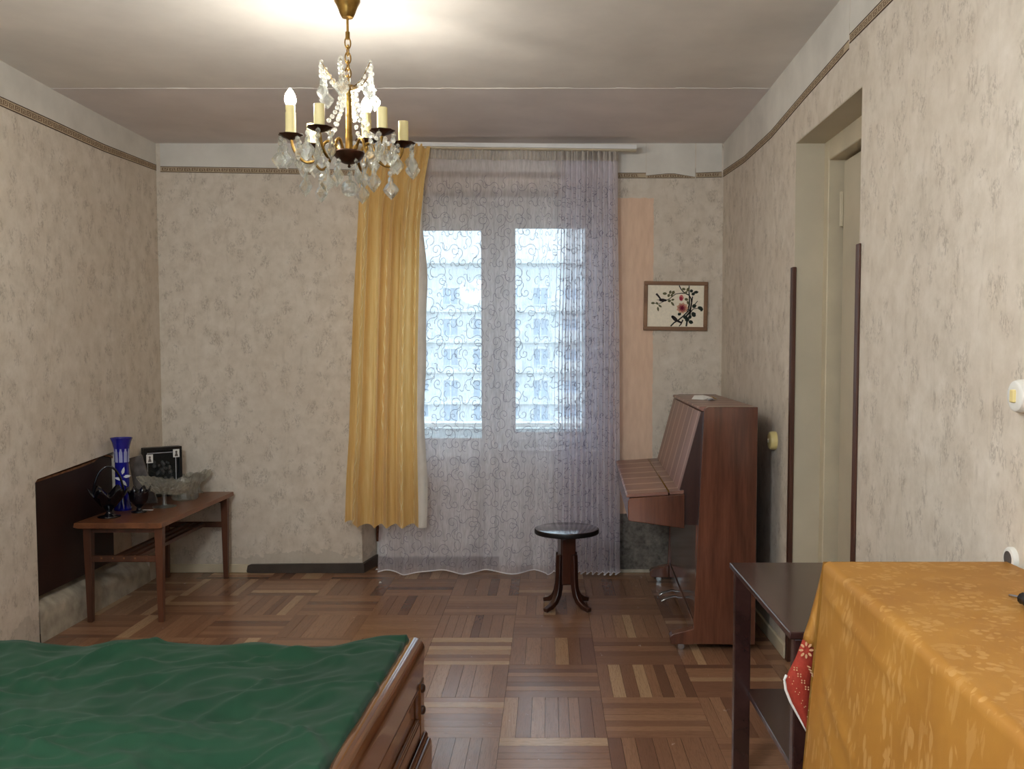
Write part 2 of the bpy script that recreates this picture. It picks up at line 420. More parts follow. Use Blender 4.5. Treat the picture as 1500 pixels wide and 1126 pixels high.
M = dict(
    paint=plain('white_joinery_paint', (226, 226, 224), 0.45, 0.4, var=0.02),
    oldpaint=plain('aged_cream_paint', (196, 184, 158), 0.5, 0.4, var=0.05, scale=6, bump=0.15),
    doorpaint=plain('aged_white_door_paint', (190, 180, 158), 0.45, 0.4, var=0.04, scale=4, bump=0.08),
    white=plain('white_plastic', (228, 226, 218), 0.35, 0.5, var=0.01),
    ivory=plain('ivory_plastic', (226, 206, 140), 0.4, 0.5, var=0.02),
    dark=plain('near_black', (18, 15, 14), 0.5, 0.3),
    strip=wood('dark_brown_moulding', (52, 30, 22), (84, 50, 36), 'z', rough=0.4),
    skirting=plain('dark_grey_brown_skirting', (66, 57, 50), 0.55, 0.4, var=0.12, scale=10, bump=0.2),
    plaster=plain('grey_rough_plaster', (172, 163, 146), 0.9, 0.1, var=0.14, scale=12, bump=0.8),
    border=plain('border_paper', (182, 164, 138), 0.8, 0.2, var=0.05),
    meander=plain('border_meander_print', (122, 98, 78), 0.8, 0.2, var=0.05),
    bead=clear_glass('crystal_bead', (252, 253, 250), 0.35, 0.0, 1.52, 0.22),
    whitewash=plain('bare_plaster', (216, 212, 203), 0.9, 0.1, var=0.06, scale=3.5, bump=0.2),
    borderline=plain('border_dark_brown', (66, 44, 32), 0.7, 0.2, var=0.05),
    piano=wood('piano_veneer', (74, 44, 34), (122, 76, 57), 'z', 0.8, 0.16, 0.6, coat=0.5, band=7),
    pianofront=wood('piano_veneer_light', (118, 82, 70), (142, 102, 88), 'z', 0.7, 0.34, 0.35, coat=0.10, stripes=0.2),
    table=wood('teak_table', (84, 48, 28), (124, 76, 46), 'y', 1.0, 0.35, 0.5),
    tableleg=wood('teak_table_leg', (66, 38, 24), (96, 56, 36), 'z', 1.0, 0.4, 0.5),
    stool=wood('dark_walnut', (36, 17, 11), (66, 32, 20), 'z', 1.0, 0.3, 0.5, coat=0.3),
    stooltop=plain('dark_polished_seat', (50, 28, 24), 0.14, 0.6, var=0.05, coat=0.7),
    lacquer=wood('dark_polished_lacquer', (48, 28, 26), (66, 42, 38), 'y', 1.0, 0.22, 0.5, coat=0.35),
    bed=wood('bed_walnut_lacquer', (80, 48, 28), (122, 78, 46), 'y', 1.0, 0.10, 0.6, coat=0.7),
    bedz=wood('bed_walnut_panel', (92, 54, 26), (140, 88, 46), 'z', 0.8, 0.2, 0.6, coat=0.6),
    board=plain('dark_headboard_varnish', (40, 20, 15), 0.5, 0.3, var=0.15, scale=5),
    boardedge=plain('worn_board_edge', (130, 92, 64), 0.7, 0.2, var=0.2, scale=40),
    brass=plain('aged_brass', (150, 118, 62), 0.3, 0.5, 1.0, var=0.2, scale=30),
    bronze=plain('dark_bronze', (70, 44, 30), 0.35, 0.5, 0.8, var=0.2, scale=30),
    chrome=plain('dull_chrome', (190, 190, 188), 0.25, 0.5, 1.0, var=0.05),
    candle=plain('cream_candle_sleeve', (232, 218, 160), 0.5, 0.4, var=0.02),
    bulb=emit('lit_bulb', (1.0, 0.95, 0.86, 1), BULB),
    crystal=clear_glass('cut_crystal', (250, 252, 250), 0.42, 0.0, 1.52, 0.06),
    tableglass=clear_glass('table_crystal', (246, 248, 246), 0.62, 0.02, 1.5, 0.24),
    pane=pane_glass('window_pane_glass'),
    pictureglass=pane_glass('picture_glass'),
    darkglass=plain('black_glass', (14, 12, 18), 0.06, 0.7, var=0.02),
    blueglass=plain('cobalt_glass', (24, 26, 128), 0.08, 0.7, var=0.05),
    bluecut=plain('cut_through_glass', (150, 152, 190), 0.15, 0.6, var=0.05),
    flowerwhite=plain('white_enamel', (214, 214, 220), 0.4, 0.5, var=0.02),
    black=plain('black_frame_paint', (12, 12, 12), 0.4, 0.4, var=0.02),
    greybook=plain('grey_marbled_cover', (88, 80, 76), 0.5, 0.4, var=0.25, scale=18),
    paper=plain('white_paper', (230, 228, 222), 0.8, 0.2, var=0.02),
    foil=plain('silver_foil', (205, 205, 208), 0.25, 0.6, 0.7, var=0.05),
    yellow=plain('yellow_scrap', (196, 160, 50), 0.6, 0.3, var=0.02),
    silk=plain('cream_silk', (238, 229, 208), 0.7, 0.3, var=0.03, scale=80),
    picframe=wood('light_brown_frame', (112, 82, 58), (146, 110, 80), 'x', 1.0, 0.5, 0.4),
    leafdark=plain('embroidered_dark_leaf', (24, 36, 24), 0.7), leafmid=plain('embroidered_olive_leaf', (96, 94, 62), 0.7),
    twig=plain('embroidered_branch', (30, 30, 24), 0.7), bird=plain('embroidered_bird', (34, 24, 24), 0.7),
    rose=plain('embroidered_rose', (196, 110, 104), 0.7), rosedeep=plain('embroidered_deep_rose', (150, 36, 62), 0.7), rosepale=plain('embroidered_pale_petal', (216, 168, 140), 0.7),
    mattress=plain('mattress_ticking', (150, 146, 138), 0.9, 0.1),
    opal=emit('fill_lamp_glass', (0.93, 0.97, 1.0, 1), FILL_LAMP),
    rubber=plain('black_rubber', (16, 16, 17), 0.45, 0.4),
    steel=plain('steel_shaft', (190, 190, 195), 0.25, 0.5, 1.0, var=0.02),
    rust=plain('rusty_hinge', (104, 62, 44), 0.7, 0.3, 0.3, var=0.3, scale=60),
    facade=plain('pale_panel_facade', (226, 232, 236), 0.9, 0.1, var=0.03, scale=0.4),
    facade2=plain('facade_balcony_panel', (238, 240, 242), 0.9, 0.1, var=0.03, scale=0.4),
    facadeglass=plain('facade_window_glass', (176, 194, 212), 0.1, 0.6, var=0.05, scale=0.3),
    parapet=plain('balcony_parapet_paint', (196, 204, 208), 0.8, 0.2, var=0.03, scale=2),
    ground=plain('far_ground', (120, 124, 112), 0.95, 0.1, var=0.1, scale=0.1),
    sheer=sheer('sheer_tulle', (246, 243, 250), 0.52, 0.52),
    thread=plain('scroll_thread', (128, 124, 138), 0.8, 0.1, var=0.02),
    hem=plain('white_hem_cord', (236, 234, 236), 0.8, 0.2, var=0.02),
    parquet=parquet_material(),
)

# ================================================================ THE SETTING
ZP = P(400, 248, Y=D).z                       # paper border height: plaster above it
MW_back = wall_material('wallpaper_back', 'x', 9.0)
MW_side = wall_material('wallpaper_side', 'y', 9.0)
M['ceil'] = plain('ceiling_whitewash', (224, 219, 212), 0.9, 0.1, var=0.05, scale=2.2, bump=0.15)
M['ceilfar'] = plain('ceiling_old_whitewash', (224, 217, 214), 0.9, 0.1, var=0.05, scale=2.2, bump=0.15)
M['wallfront'] = plain('rear_wall_paint', (214, 204, 188), 0.9, 0.1, var=0.04)

# floor: boards of the parquet blocks on a dark sub-floor
BX0 = P(732, 1080, Z=0).x; BS = 0.371
BY0 = P(800, 1080, Z=0).y
fl = struct(MB().box((XL - 0.3, YB - 0.3, -0.10), (XR + 0.5, D + 0.5, -0.012)).build('floor', M['dark']))
def unit_plank():
    b = MB().box((-0.5, -0.5, -0.011), (0.5, 0.5, 0.0))
    uv = [((v[0] + 0.5) * BS + 5, (v[1] + 0.5) * 0.054) for v in b.v]
    return b, uv
planks = []
for i in range(-8, 6):
    for j in range(-14, 9):
        x0, y0 = BX0 + i * BS, BY0 + j * BS
        if x0 > XR + 0.18 or x0 + BS < XL or y0 > D + 0.22 or y0 + BS < YB: continue
        vert = (i + j) % 2 == 0
        n = R.choice([6, 7, 7, 7, 8])
        ws = [R.uniform(0.75, 1.25) for _ in range(n)]; tot = sum(ws); a = 0
        for w in ws:
            w0, w1 = a / tot * BS, (a + w) / tot * BS; a += w
            if vert: r = [x0 + w0, y0, x0 + w1, y0 + BS]
            else: r = [x0, y0 + w0, x0 + BS, y0 + w1]
            r = [max(r[0], XL), max(r[1], YB), min(r[2], XR if r[1] > 3.85 or r[1] < 3.0 else XR + 0.17), min(r[3], D if r[2] < P(531, 838, Y=D).x or r[0] > P(893, 838, Y=D).x else YF + 0.02)]
            if r[2] - r[0] > 0.006 and r[3] - r[1] > 0.006: planks.append((r, vert))
def vis(r):
    cx, cy = (r[0] + r[2]) / 2, (r[1] + r[3]) / 2
    if cy < 2.6: return -1
    sx = VPX + F * cx / cy; sy = HOR + F * H / cy
    if not (-10 < sx < 1240 and sy < 1140): return -1
    if cy < 2.85 and cx < -0.42: return -1
    if sx > 1190: return -1
    return (r[2] - r[0]) * (r[3] - r[1]) / cy ** 3
planks.sort(key=lambda p: -vis(p[0]))
ub, uuv = unit_plank()
proto = None
stf, stuv = MB(), []
for k, (r, vert) in enumerate(planks):
    cx, cy = (r[0] + r[2]) / 2, (r[1] + r[3]) / 2
    lx, ly = r[2] - r[0] - 0.0012, r[3] - r[1] - 0.0012
    dz = R.uniform(-0.0008, 0.0)
    if k < 298 and vis(r) > 0:
        if proto is None: proto = o = ub.build('plank', M['parquet'], fl, uv=uuv)
        else: o = copy_part(proto, fl)
        o.location = (cx, cy, dz)
        o.rotation_euler = (R.uniform(-0.0006, 0.0006), R.uniform(-0.0006, 0.0006), PI / 2 if vert else 0)
        o.scale = (ly, lx, 1) if vert else (lx, ly, 1)
    else:
        stf.box((cx - lx / 2, cy - ly / 2, -0.011), (cx + lx / 2, cy + ly / 2, dz))
        for v in stf.v[-8:]:
            u, w = (v[1] - r[1], v[0] - r[0]) if vert else (v[0] - r[0], v[1] - r[1])
            stuv.append((u + 10 * (k % 400) + 5, w))
stf.build('plank_field', M['parquet'], fl, uv=stuv, kind='stuff')

# ceiling: two slabs meeting at a seam that hangs a little lower
YS = P(620, 130, Z=2.552).y
c1 = MB().prism([(YB - 0.3, 2.66), (YB - 0.3, 2.60), (2.0, 2.582), (3.4, 2.566), (YS, 2.5545), (YS, 2.66)], 'x', XL - 0.3, XR + 0.5)
ceil = struct(c1.build('ceiling', M['ceil']))
MB().prism([(YS + 0.001, 2.66), (YS + 0.001, 2.553), (D - 0.6, 2.554), (D + 0.4, 2.562), (D + 0.4, 2.66)], 'x', XL - 0.3, XR + 0.5).build('ceiling_slab', M['ceilfar'], ceil)
# flaking filler along the seam
sm = MB()
x = XL + 0.05
while x < XR - 0.05:
    l = R.uniform(0.03, 0.16)
    if R.random() < 0.4:
        w = R.uniform(0.003, 0.008)
        sm.add([(x, YS - w, 2.5535), (x + l * 0.5, YS - w * 1.6, 2.5525), (x + l, YS - w * 0.6, 2.5535), (x + l, YS + w, 2.5525), (x + l * 0.4, YS + w * 1.3, 2.5520), (x, YS + w * 0.5, 2.5525)], [(0, 1, 2, 3, 4, 5)])
    x += l
sm.build('seam_filler', M['ceil'], ceil, solid=0.0025)

# back wall with the splayed opening for balcony door and window
xo0, xo1 = P(531, 838, Y=D).x, P(895, 640, Y=D).x
xf0, xf1 = P(551, 822, Y=YF).x, P(889, 640, Y=YF).x
zt = P(700, 287, Y=YF).z
b = MB()
b.prism([(XL - 0.3, D), (xo0, D), (xf0, YF), (xf0, YF + 0.14), (XL - 0.3, YF + 0.14)], 'z', -0.05, HC)
b.prism([(XR + 0.4, D), (xo1, D), (xf1, YF), (xf1, YF + 0.14), (XR + 0.4, YF + 0.14)], 'z', -0.05, HC)
b.prism([(xo0 - 0.01, D + 0.0005), (xo1 + 0.01, D + 0.0005), (xf1 + 0.02, YF + 0.14), (xf0 - 0.02, YF + 0.14)], 'z', zt, HC)
wb_ = struct(b.build('wall_back', MW_back))

# left wall: a shallow niche low down, behind the dark board and the coffee table
yn0 = P(53, 760, X=XL).y; yn1 = yn0 + 0.78; yn2 = P(219, 826, X=XL).y
b = MB()
b.box((XL - 0.25, YB - 0.3, -0.05), (XL, yn0, HC))
b.prism([(yn0, 0.738), (yn0 + 0.02, 0.752), (yn1, 0.80), (yn1, HC), (yn0, HC)], 'x', XL - 0.25, XL)
b.box((XL - 0.25, yn1, 0.46), (XL, yn2, HC))
b.box((XL - 0.25, yn2, -0.05), (XL, D + 0.05, HC))
b.box((XL - 0.25, yn0, -0.05), (XL - 0.10, yn2, 0.82))
wl = struct(b.build('wall_left', MW_side))
def ledge(u, v):
    y = yn0 - 0.0 + u * (yn2 - yn0)
    n = noise.noise(Vector((y * 6, v * 3, 1.0))) * 0.012
    zf = 0.168 - 0.085 * u ** 0.8; zb = 0.215 - 0.02 * u
    if v < 0.45:
        k = v / 0.45
        return (XL + 0.001 + 0.004 * (1 - k) + n * 0.15, y, -0.01 + (zf - 0.006 + 0.01) * k)
    k = (v - 0.45) / 0.55
    return (XL - 0.105 * k, y, zf + (zb - zf) * k + n * math.sin(PI * k) + 0.006 * math.sin(PI * min(1, k * 2)))
struct(MB().grid(ledge, 40, 18).build('trim_1', M['plaster'], smooth=True))

# right wall: doorway recess with an old white door
yd0 = P(1262, 200, X=XR).y; yd1 = P(1164, 330, X=XR).y; zd = P(1168, 207, X=XR).z
b = MB()
b.box((XR, YB - 0.3, -0.05), (XR + 0.35, yd0, HC))
b.box((XR, yd1, -0.05), (XR + 0.35, D + 0.4, HC))
b.box((XR, yd0, zd), (XR + 0.35, yd1, HC))
wr = struct(b.build('wall_right', MW_side))
xr2 = P(1205, 400, Y=yd1).x
# painted lining of the doorway (reveal)
b = MB()
b.box((XR + 0.001, yd1 - 0.004, 0), (xr2, yd1, zd)); b.box((XR + 0.001, yd0, 0), (xr2, yd0 + 0.004, zd)); b.box((XR + 0.001, yd0, zd - 0.004), (xr2, yd1, zd))
struct(b.build('trim_2', M['doorpaint']))
ztf = zd - 0.085
b = MB()
b.box((xr2, yd1 - 0.06, 0), (xr2 + 0.09, yd1, zd)); b.box((xr2, yd0, 0), (xr2 + 0.09, yd0 + 0.06, zd)); b.box((xr2, yd0 + 0.06, ztf), (xr2 + 0.09, yd1 - 0.06, zd))
b.box((xr2 + 0.088, yd1 - 0.075, 0), (xr2 + 0.1, yd1 - 0.06, ztf))
d2 = struct(b.build('door_2', M['oldpaint'], bevel=0.004))
yl1 = yd1 - 0.075 - 0.020
lf = MB().box((xr2 + 0.052, yd0 + 0.064, 0.008), (xr2 + 0.088, yl1, ztf - 0.012))
leaf = lf.build('door_leaf', M['doorpaint'], d2, bevel=0.004)
for (z0, z1) in ((0.18, 0.85), (1.0, ztf - 0.18)):
    q = MB()
    ya, yb = yd0 + 0.12, yl1 - 0.26
    for (p, r_) in (((ya, z0), (yb, z0 + 0.025)), ((ya, z1 - 0.025), (yb, z1)), ((ya, z0), (ya + 0.025, z1)), ((yb - 0.025, z0), (yb, z1))):
        q.box((xr2 + 0.044, p[0], p[1]), (xr2 + 0.052, r_[0], r_[1]))
    q.build('panel_moulding', M['doorpaint'], leaf, bevel=0.003)
for zh in (0.3, P(1229, 305, X=xr2 + 0.03).z):
    h = MB().tube([(xr2 + 0.048, yl1 + 0.006, zh - 0.07), (xr2 + 0.048, yl1 + 0.006, zh + 0.07)], 0.009, 8)
    h.build('hinge', M['oldpaint'], d2, smooth='auto')
MB().box((xr2 + 0.30, yd0 - 0.3, -0.05), (xr2 + 0.32, yd1 + 0.3, HC)).build('passage_shade', M['dark'], d2)  # near-black sheet: the darkness behind the door is put into its colour
# brown corner mouldings either side of the doorway
zs = P(1158, 393, X=XR).z
def corner_strip(y, sgn, w):
    lean = 0.010
    q = MB()
    for (xa, xb, ya, yb) in ((XR - 0.009, XR + 0.0, 0.0, w), (XR - 0.009, XR + 0.008, -0.008, 0.0)):
        y0, y1 = sorted((y + sgn * ya, y + sgn * yb))
        q.box((xa, y0, 0.0), (xb, y1, zs))
    return q
struct(corner_strip(yd1 - 0.004, 1, 0.028).build('trim_3', M['strip'], bevel=0.002))
struct(corner_strip(yd0 + 0.004, -1, 0.024).build('trim_4', M['strip'], bevel=0.002))

# wall behind the camera; its window is added to let in fill light
b = MB()
wx0, wx1, wz0, wz1 = -2.2, 0.9, 0.25, 2.45
b.box((XL - 0.3, YB - 0.25, -0.05), (wx0, YB, HC)); b.box((wx1, YB - 0.25, -0.05), (XR + 0.5, YB, HC))
b.box((wx0, YB - 0.25, -0.05), (wx1, YB, wz0)); b.box((wx0, YB - 0.25, wz1), (wx1, YB, HC))
struct(b.build('wall_front', M['wallfront']))
b = MB()
for (x0, x1, z0, z1) in ((wx0, wx1, wz0, wz0 + 0.07), (wx0, wx1, wz1 - 0.07, wz1), (wx0, wx0 + 0.07, wz0 + 0.07, wz1 - 0.07), (wx1 - 0.07, wx1, wz0 + 0.07, wz1 - 0.07), (-0.74, -0.66, wz0 + 0.07, wz1 - 0.07)):
    b.box((x0, YB - 0.16, z0), (x1, YB - 0.09, z1))
w2 = struct(b.build('fill_window', M['paint']))
for (x0, x1) in ((wx0 + 0.07, -0.74), (-0.66, wx1 - 0.07)):
    MB().box((x0, YB - 0.13, wz0 + 0.07), (x1, YB - 0.124, wz1 - 0.07)).build('pane', M['pane'], w2)

# skirting
xa, xb = P(243, 838, Y=D).x, P(364, 838, Y=D).x
struct(MB().box((XL, D - 0.012, 0), (xb, D, 0.052)).build('baseboard_back', M['oldpaint'], bevel=0.003))
q = MB().prism([(xb - 0.005, 0.012), (xb - 0.002, 0.004), (xb + 0.02, 0.0), (xo0 + 0.014, 0.0), (xo0 + 0.014, 0.058), (xb + 0.02, 0.052), (xb + 0.002, 0.045)], 'y', D - 0.02, D)
q.hexa([(xo0 + 0.014, D - 0.02, 0), (xf0 + 0.016, YF - 0.002, 0), (xf0, YF - 0.002, 0), (xo0, D, 0), (xo0 + 0.014, D - 0.02, 0.058), (xf0 + 0.016, YF - 0.002, 0.066), (xf0, YF - 0.002, 0.066), (xo0, D, 0.058)])
struct(q.build('trim_5', M['skirting']))
struct(MB().box((XR - 0.014, yd1 + 0.03, 0), (XR, D, 0.06)).box((XR - 0.014, YB, 0), (XR, yd0 - 0.026, 0.06)).build('baseboard_right', M['oldpaint'], bevel=0.003))
struct(MB().box((xo1, D - 0.012, 0), (XR, D, 0.02)).build('trim_6', M['plaster'], bevel=0.003))

# ---- paper border with a meander between two dark lines
def border(name, pts, wall, seedx, skip=()):
    """pts: list of (top point, bottom point) in the wall plane; wall = outward normal"""
    nrm = Vector(wall)
    base, lines, key = MB(), MB(), MB()
    tops = [p[0] for p in pts]; bots = [p[1] for p in pts]
    cum = [0.0]
    for i in range(len(tops) - 1): cum.append(cum[-1] + (tops[i + 1] - tops[i]).length)
    def at(s, v):
        i = 0
        while i < len(cum) - 2 and s > cum[i + 1]: i += 1
        k = (s - cum[i]) / max(1e-6, cum[i + 1] - cum[i])
        return (bots[i].lerp(bots[i + 1], k)).lerp(tops[i].lerp(tops[i + 1], k), v)
    L = cum[-1]
    def quad(mb, s0, s1, v0, v1, off):
        n = max(1, math.ceil((s1 - s0) / 0.045))
        for a in range(n):
            p = s0 + (s1 - s0) * a / n; r = s0 + (s1 - s0) * (a + 1) / n
            c = [at(p, v0), at(r, v0), at(r, v1), at(p, v1)]
            mb.hexa([x + nrm * 0.0002 for x in c] + [x + nrm * off for x in c])
    quad(base, 0, L, 0, 1, 0.0015)
    o = struct(base.build(name, M['border']))
    quad(lines, 0, L, 0.0, 0.09, 0.0022); quad(lines, 0, L, 0.91, 1.0, 0.0022)
    lines.build('border_line', M['borderline'], o)
    s = 0.01; m = 0
    while s + 0.05 < L:
        fl_ = m % 2
        strokes = [(0.0, 0.030, 0.26, 0.34), (0.0, 0.006, 0.26, 0.76), (0.0, 0.022, 0.68, 0.76), (0.017, 0.022, 0.46, 0.70), (0.010, 0.022, 0.46, 0.54), (0.028, 0.034, 0.30, 0.62), (0.026, 0.040, 0.68, 0.76)]
        for (a, b2, v0, v1) in strokes:
            if fl_: v0, v1 = 1 - v1, 1 - v0
            quad(key, s + a, s + b2, v0, v1, 0.0020)
        s += 0.044; m += 1
    key.build('meander', M['meander'], o, kind='stuff')
    return o, tops, bots
PB = {}
def put_border(name, pts, wall):
    o, tops, bots = border(name, pts, wall, 0)
    PB.setdefault(wall, []).append([a.lerp(b, 0.5) for a, b in zip(tops, bots)])
wp = lambda px, py: P(px, py, X=XL)
_e = lambda p_: Vector((p_.x, YB, p_.z))
put_border('trim_7', [(_e(wp(-60, 116)), _e(wp(-60, 130))), (wp(-60, 116), wp(-60, 130)), (wp(0, 141), wp(0, 155)), (wp(75, 175), wp(75, 188)), (wp(152, 211), wp(152, 222)), (wp(235, 244), wp(235, 252))], (1, 0, 0))
bp = lambda px, py: P(px, py, Y=D)
put_border('trim_8', [(bp(235, 243.5), bp(235, 252)), (bp(400, 246), bp(400, 254.5)), (bp(620, 251), bp(620, 259)), (bp(880, 253), bp(880, 261)), (bp(946, 253), bp(946, 261))], (0, -1, 0))
put_border('trim_9', [(bp(946.5, 257), bp(946.5, 261)), (bp(984, 253.5), bp(984, 261)), (bp(1018, 259), bp(1018, 261))], (0, -1, 0))
put_border('trim_10', [(bp(1019.5, 253), bp(1019.5, 260.5)), (bp(1057.2, 251.5), bp(1057.2, 259.5))], (0, -1, 0))
rp = lambda px, py: P(px, py, X=XR)
put_border('trim_11', [(rp(1058.5, 250.5), rp(1058.5, 260)), (rp(1090, 229), rp(1090, 238.5)), (rp(1130, 191), rp(1130, 202)), (rp(1180, 132), rp(1180, 144)), (rp(1244, 58), rp(1244, 72))], (-1, 0, 0))
put_border('trim_12', [(rp(1245, 50), rp(1245, 64)), (rp(1300, -8), rp(1300, 9)), (rp(1380, -92), rp(1380, -72)), (_e(rp(1380, -92)), _e(rp(1380, -72)))], (-1, 0, 0))
# bare whitewashed plaster between the border and the ceiling
for wall, w_obj in (((1, 0, 0), wl), ((0, -1, 0), wb_), ((-1, 0, 0), wr)):
    nrm = Vector(wall); q = MB()
    for line in PB[wall]:
        if wall[0]:
            line = sorted(line, key=lambda p_: -p_.y)
            line[0] = Vector((line[0].x, D if line[0].y > D - 0.3 else line[0].y, line[0].z))
            if YB + 0.01 < line[-1].y < 2.6: line.append(Vector((line[-1].x, YB, line[-1].z)))
        else:
            line = sorted(line, key=lambda p_: p_.x)
        for a, b in zip(line, line[1:]):
            c = [a, b, Vector((b.x, b.y, HC)), Vector((a.x, a.y, HC))]
            q.hexa([x + nrm * 0.0001 for x in c] + [x + nrm * 0.0009 for x in c])
    if not wall[0]:
        z_ = P(300, 250, Y=D).z
    q.build('plaster_band', M['whitewash'], w_obj)

# ---- balcony door (left leaf, glazed above a panel) and the window beside it
zs0 = 0.0
fx = lambda px, py=640: P(px, py, Y=YF).x
fz = lambda py, px=700: P(px, py, Y=YF).z
def frame_rect(mb, x0, x1, z0, z1, w, y0, y1, wb=None, wt=None):
    wb = w if wb is None else wb; wt = w if wt is None else wt
    mb.box((x0, y0, z0), (x1, y1, z0 + wb)); mb.box((x0, y0, z1 - wt), (x1, y1, z1))
    mb.box((x0, y0, z0 + wb), (x0 + w, y1, z1 - wt)); mb.box((x1 - w, y0, z0 + wb), (x1, y1, z1 - wt))
dx0, dx1 = xf0, fx(731)
ztop = zt
b = MB(); frame_rect(b, dx0, dx1, 0.0, ztop, 0.035, YF + 0.03, YF + 0.11, 0.03, 0.055)
d1 = struct(b.build('door_1', M['paint'], bevel=0.004))
MB().box((dx0, YF - 0.01, 0.0), (xf1, YF + 0.03, 0.045)).build('threshold', M['skirting'], d1, bevel=0.004)
lx0, lx1, lz0, lz1 = dx0 + 0.028, dx1 - 0.028, 0.05, ztop - 0.05
gx0, gx1, gz0, gz1 = fx(578), fx(708), fz(644), fz(335)
pz0, pz1 = fz(798), fz(668)
b = MB()
y0, y1 = YF + 0.0, YF + 0.06
b.box((lx0, y0, lz0), (gx0, y1, lz1)); b.box((gx1, y0, lz0), (lx1, y1, lz1))
b.box((gx0, y0, gz1), (gx1, y1, lz1)); b.box((gx0, y0, pz1), (gx1, y1, gz0)); b.box((gx0, y0, lz0), (gx1, y1, pz0))
lf = b.build('door_leaf', M['paint'], d1, bevel=0.004)
MB().box((gx0, y0 + 0.022, pz0), (gx1, y1 - 0.01, pz1)).build('panel', M['paint'], lf)
b = MB(); frame_rect(b, gx0 - 0.008, gx1 + 0.008, pz0 - 0.008, pz1 + 0.008, 0.026, y0 - 0.012, y0 + 0.022)
b.build('panel_moulding', M['paint'], lf, bevel=0.004)
b = MB(); frame_rect(b, gx0, gx1, gz0, gz1, 0.010, y0 + 0.006, y0 + 0.02)
b.build('glazing_bead', M['paint'], lf, bevel=0.002)
MB().box((gx0, y0 + 0.024, gz0), (gx1, y0 + 0.030, gz1)).build('pane', M['pane'], lf)
MB().box((fx(714), y0 - 0.006, fz(660)), (fx(720), y0, fz(610))).box((fx(715.5), y0 - 0.03, fz(642)), (fx(718.5), y0 - 0.006, fz(638))).box((fx(715), y0 - 0.035, fz(642)), (fx(719), y0 - 0.026, fz(620))).build('handle', M['paint'], lf, bevel=0.002)
for zz in (0.20, 1.05, 1.85):
    MB().tube([(dx0 + 0.012, y0 - 0.006, zz - 0.05), (dx0 + 0.012, y0 - 0.006, zz + 0.05)], 0.008, 8).box((dx0 + 0.012, y0 - 0.003, zz - 0.04), (dx0 + 0.04, y0, zz + 0.04)).build('hinge', M['rust'], d1, smooth='auto')
# window
sx0, sx1 = dx1, xf1
zsill = fz(652)
b = MB(); frame_rect(b, sx0, sx1, zsill, ztop, 0.035, YF + 0.03, YF + 0.11, 0.04, 0.055)
w1 = struct(b.build('window_1', M['paint'], bevel=0.004))
hx0, hx1, hz0, hz1 = fx(753), fx(859), fz(635), fz(332)
b = MB()
b.box((sx0 + 0.028, y0, zsill + 0.03), (hx0, y1, ztop - 0.05)); b.box((hx1, y0, zsill + 0.03), (sx1 - 0.028, y1, ztop - 0.05))
b.box((hx0, y0, zsill + 0.03), (hx1, y1, hz0)); b.box((hx0, y0, hz1), (hx1, y1, ztop - 0.05))
sa = b.build('sash', M['paint'], w1, bevel=0.004)
b = MB(); frame_rect(b, hx0, hx1, hz0, hz1, 0.010, y0 + 0.006, y0 + 0.02); b.build('glazing_bead', M['paint'], sa, bevel=0.002)
MB().box((hx0, y0 + 0.024, hz0), (hx1, y0 + 0.030, hz1)).build('pane', M['pane'], sa)
MB().box((sx0 + 0.01, YF - 0.09, zsill - 0.03), (sx1, YF + 0.04, zsill)).build('sill', M['paint'], w1, bevel=0.006)
struct(MB().box((sx0, YF - 0.03, 0.0), (xf1 + 0.002, YF + 0.14, zsill - 0.03)).build('wall_back_apron', M['paint']))

# ================================================================ OUTSIDE
bal = MB().box((-1.9, 6.72, -0.2), (1.6, 6.80, 0.76))
pr = thing('balcony_parapet', 'pale solid balcony railing seen through the door glass', 'railing', (0, 6.76, -0.2))
def wbuild(mb, name, mat, root, **kw):
    """build with vertices given in world space under a root that is not turned"""
    r = root; l = Vector((0, 0, 0))
    while r is not None:
        l += Vector(r.location); r = r.parent
    mb.v = [(v[0] - l.x, v[1] - l.y, v[2] - l.z) for v in mb.v]
    return mb.build(name, mat, root, **kw)
wbuild(bal, 'panel', M['parapet'], pr)
wbuild(MB().box((-1.95, 6.70, 0.78), (1.65, 6.82, 0.815)), 'handrail', M['paint'], pr, bevel=0.005)
posts = None
for k in range(8):
    x = -1.85 + k * 0.48
    wbuild(MB().box((x, 6.745, 0.76), (x + 0.03, 6.775, 0.78)), 'post', M['paint'], pr)
struct(MB().box((-2.0, YF + 0.16, -0.25), (1.7, 6.86, -0.06)).build('floor_balcony', M['parapet']))
YG = 85.0
struct(MB().box((-160, 12, -15), (160, 200, -14.5)).build('ground', M['ground']))
gx = lambda px: P(px, 500, Y=YG).x
gz = lambda py: P(700, py, Y=YG).z
bld = thing('apartment_building', 'pale panel apartment block across the yard, seen through lace', 'building', (0, YG, -14.5))
wbuild(MB().box((gx(470), YG, -14.5), (gx(1010), YG + 14, gz(384))), 'wall', M['facade'], bld)
wbuild(MB().box((gx(466), YG - 0.4, gz(386)), (gx(1014), YG + 14.4, gz(380))), 'roof_edge', M['facade2'], bld)
rows = [gz(py) for py in (434, 479, 523, 569, 604, 649)]
wproto = None
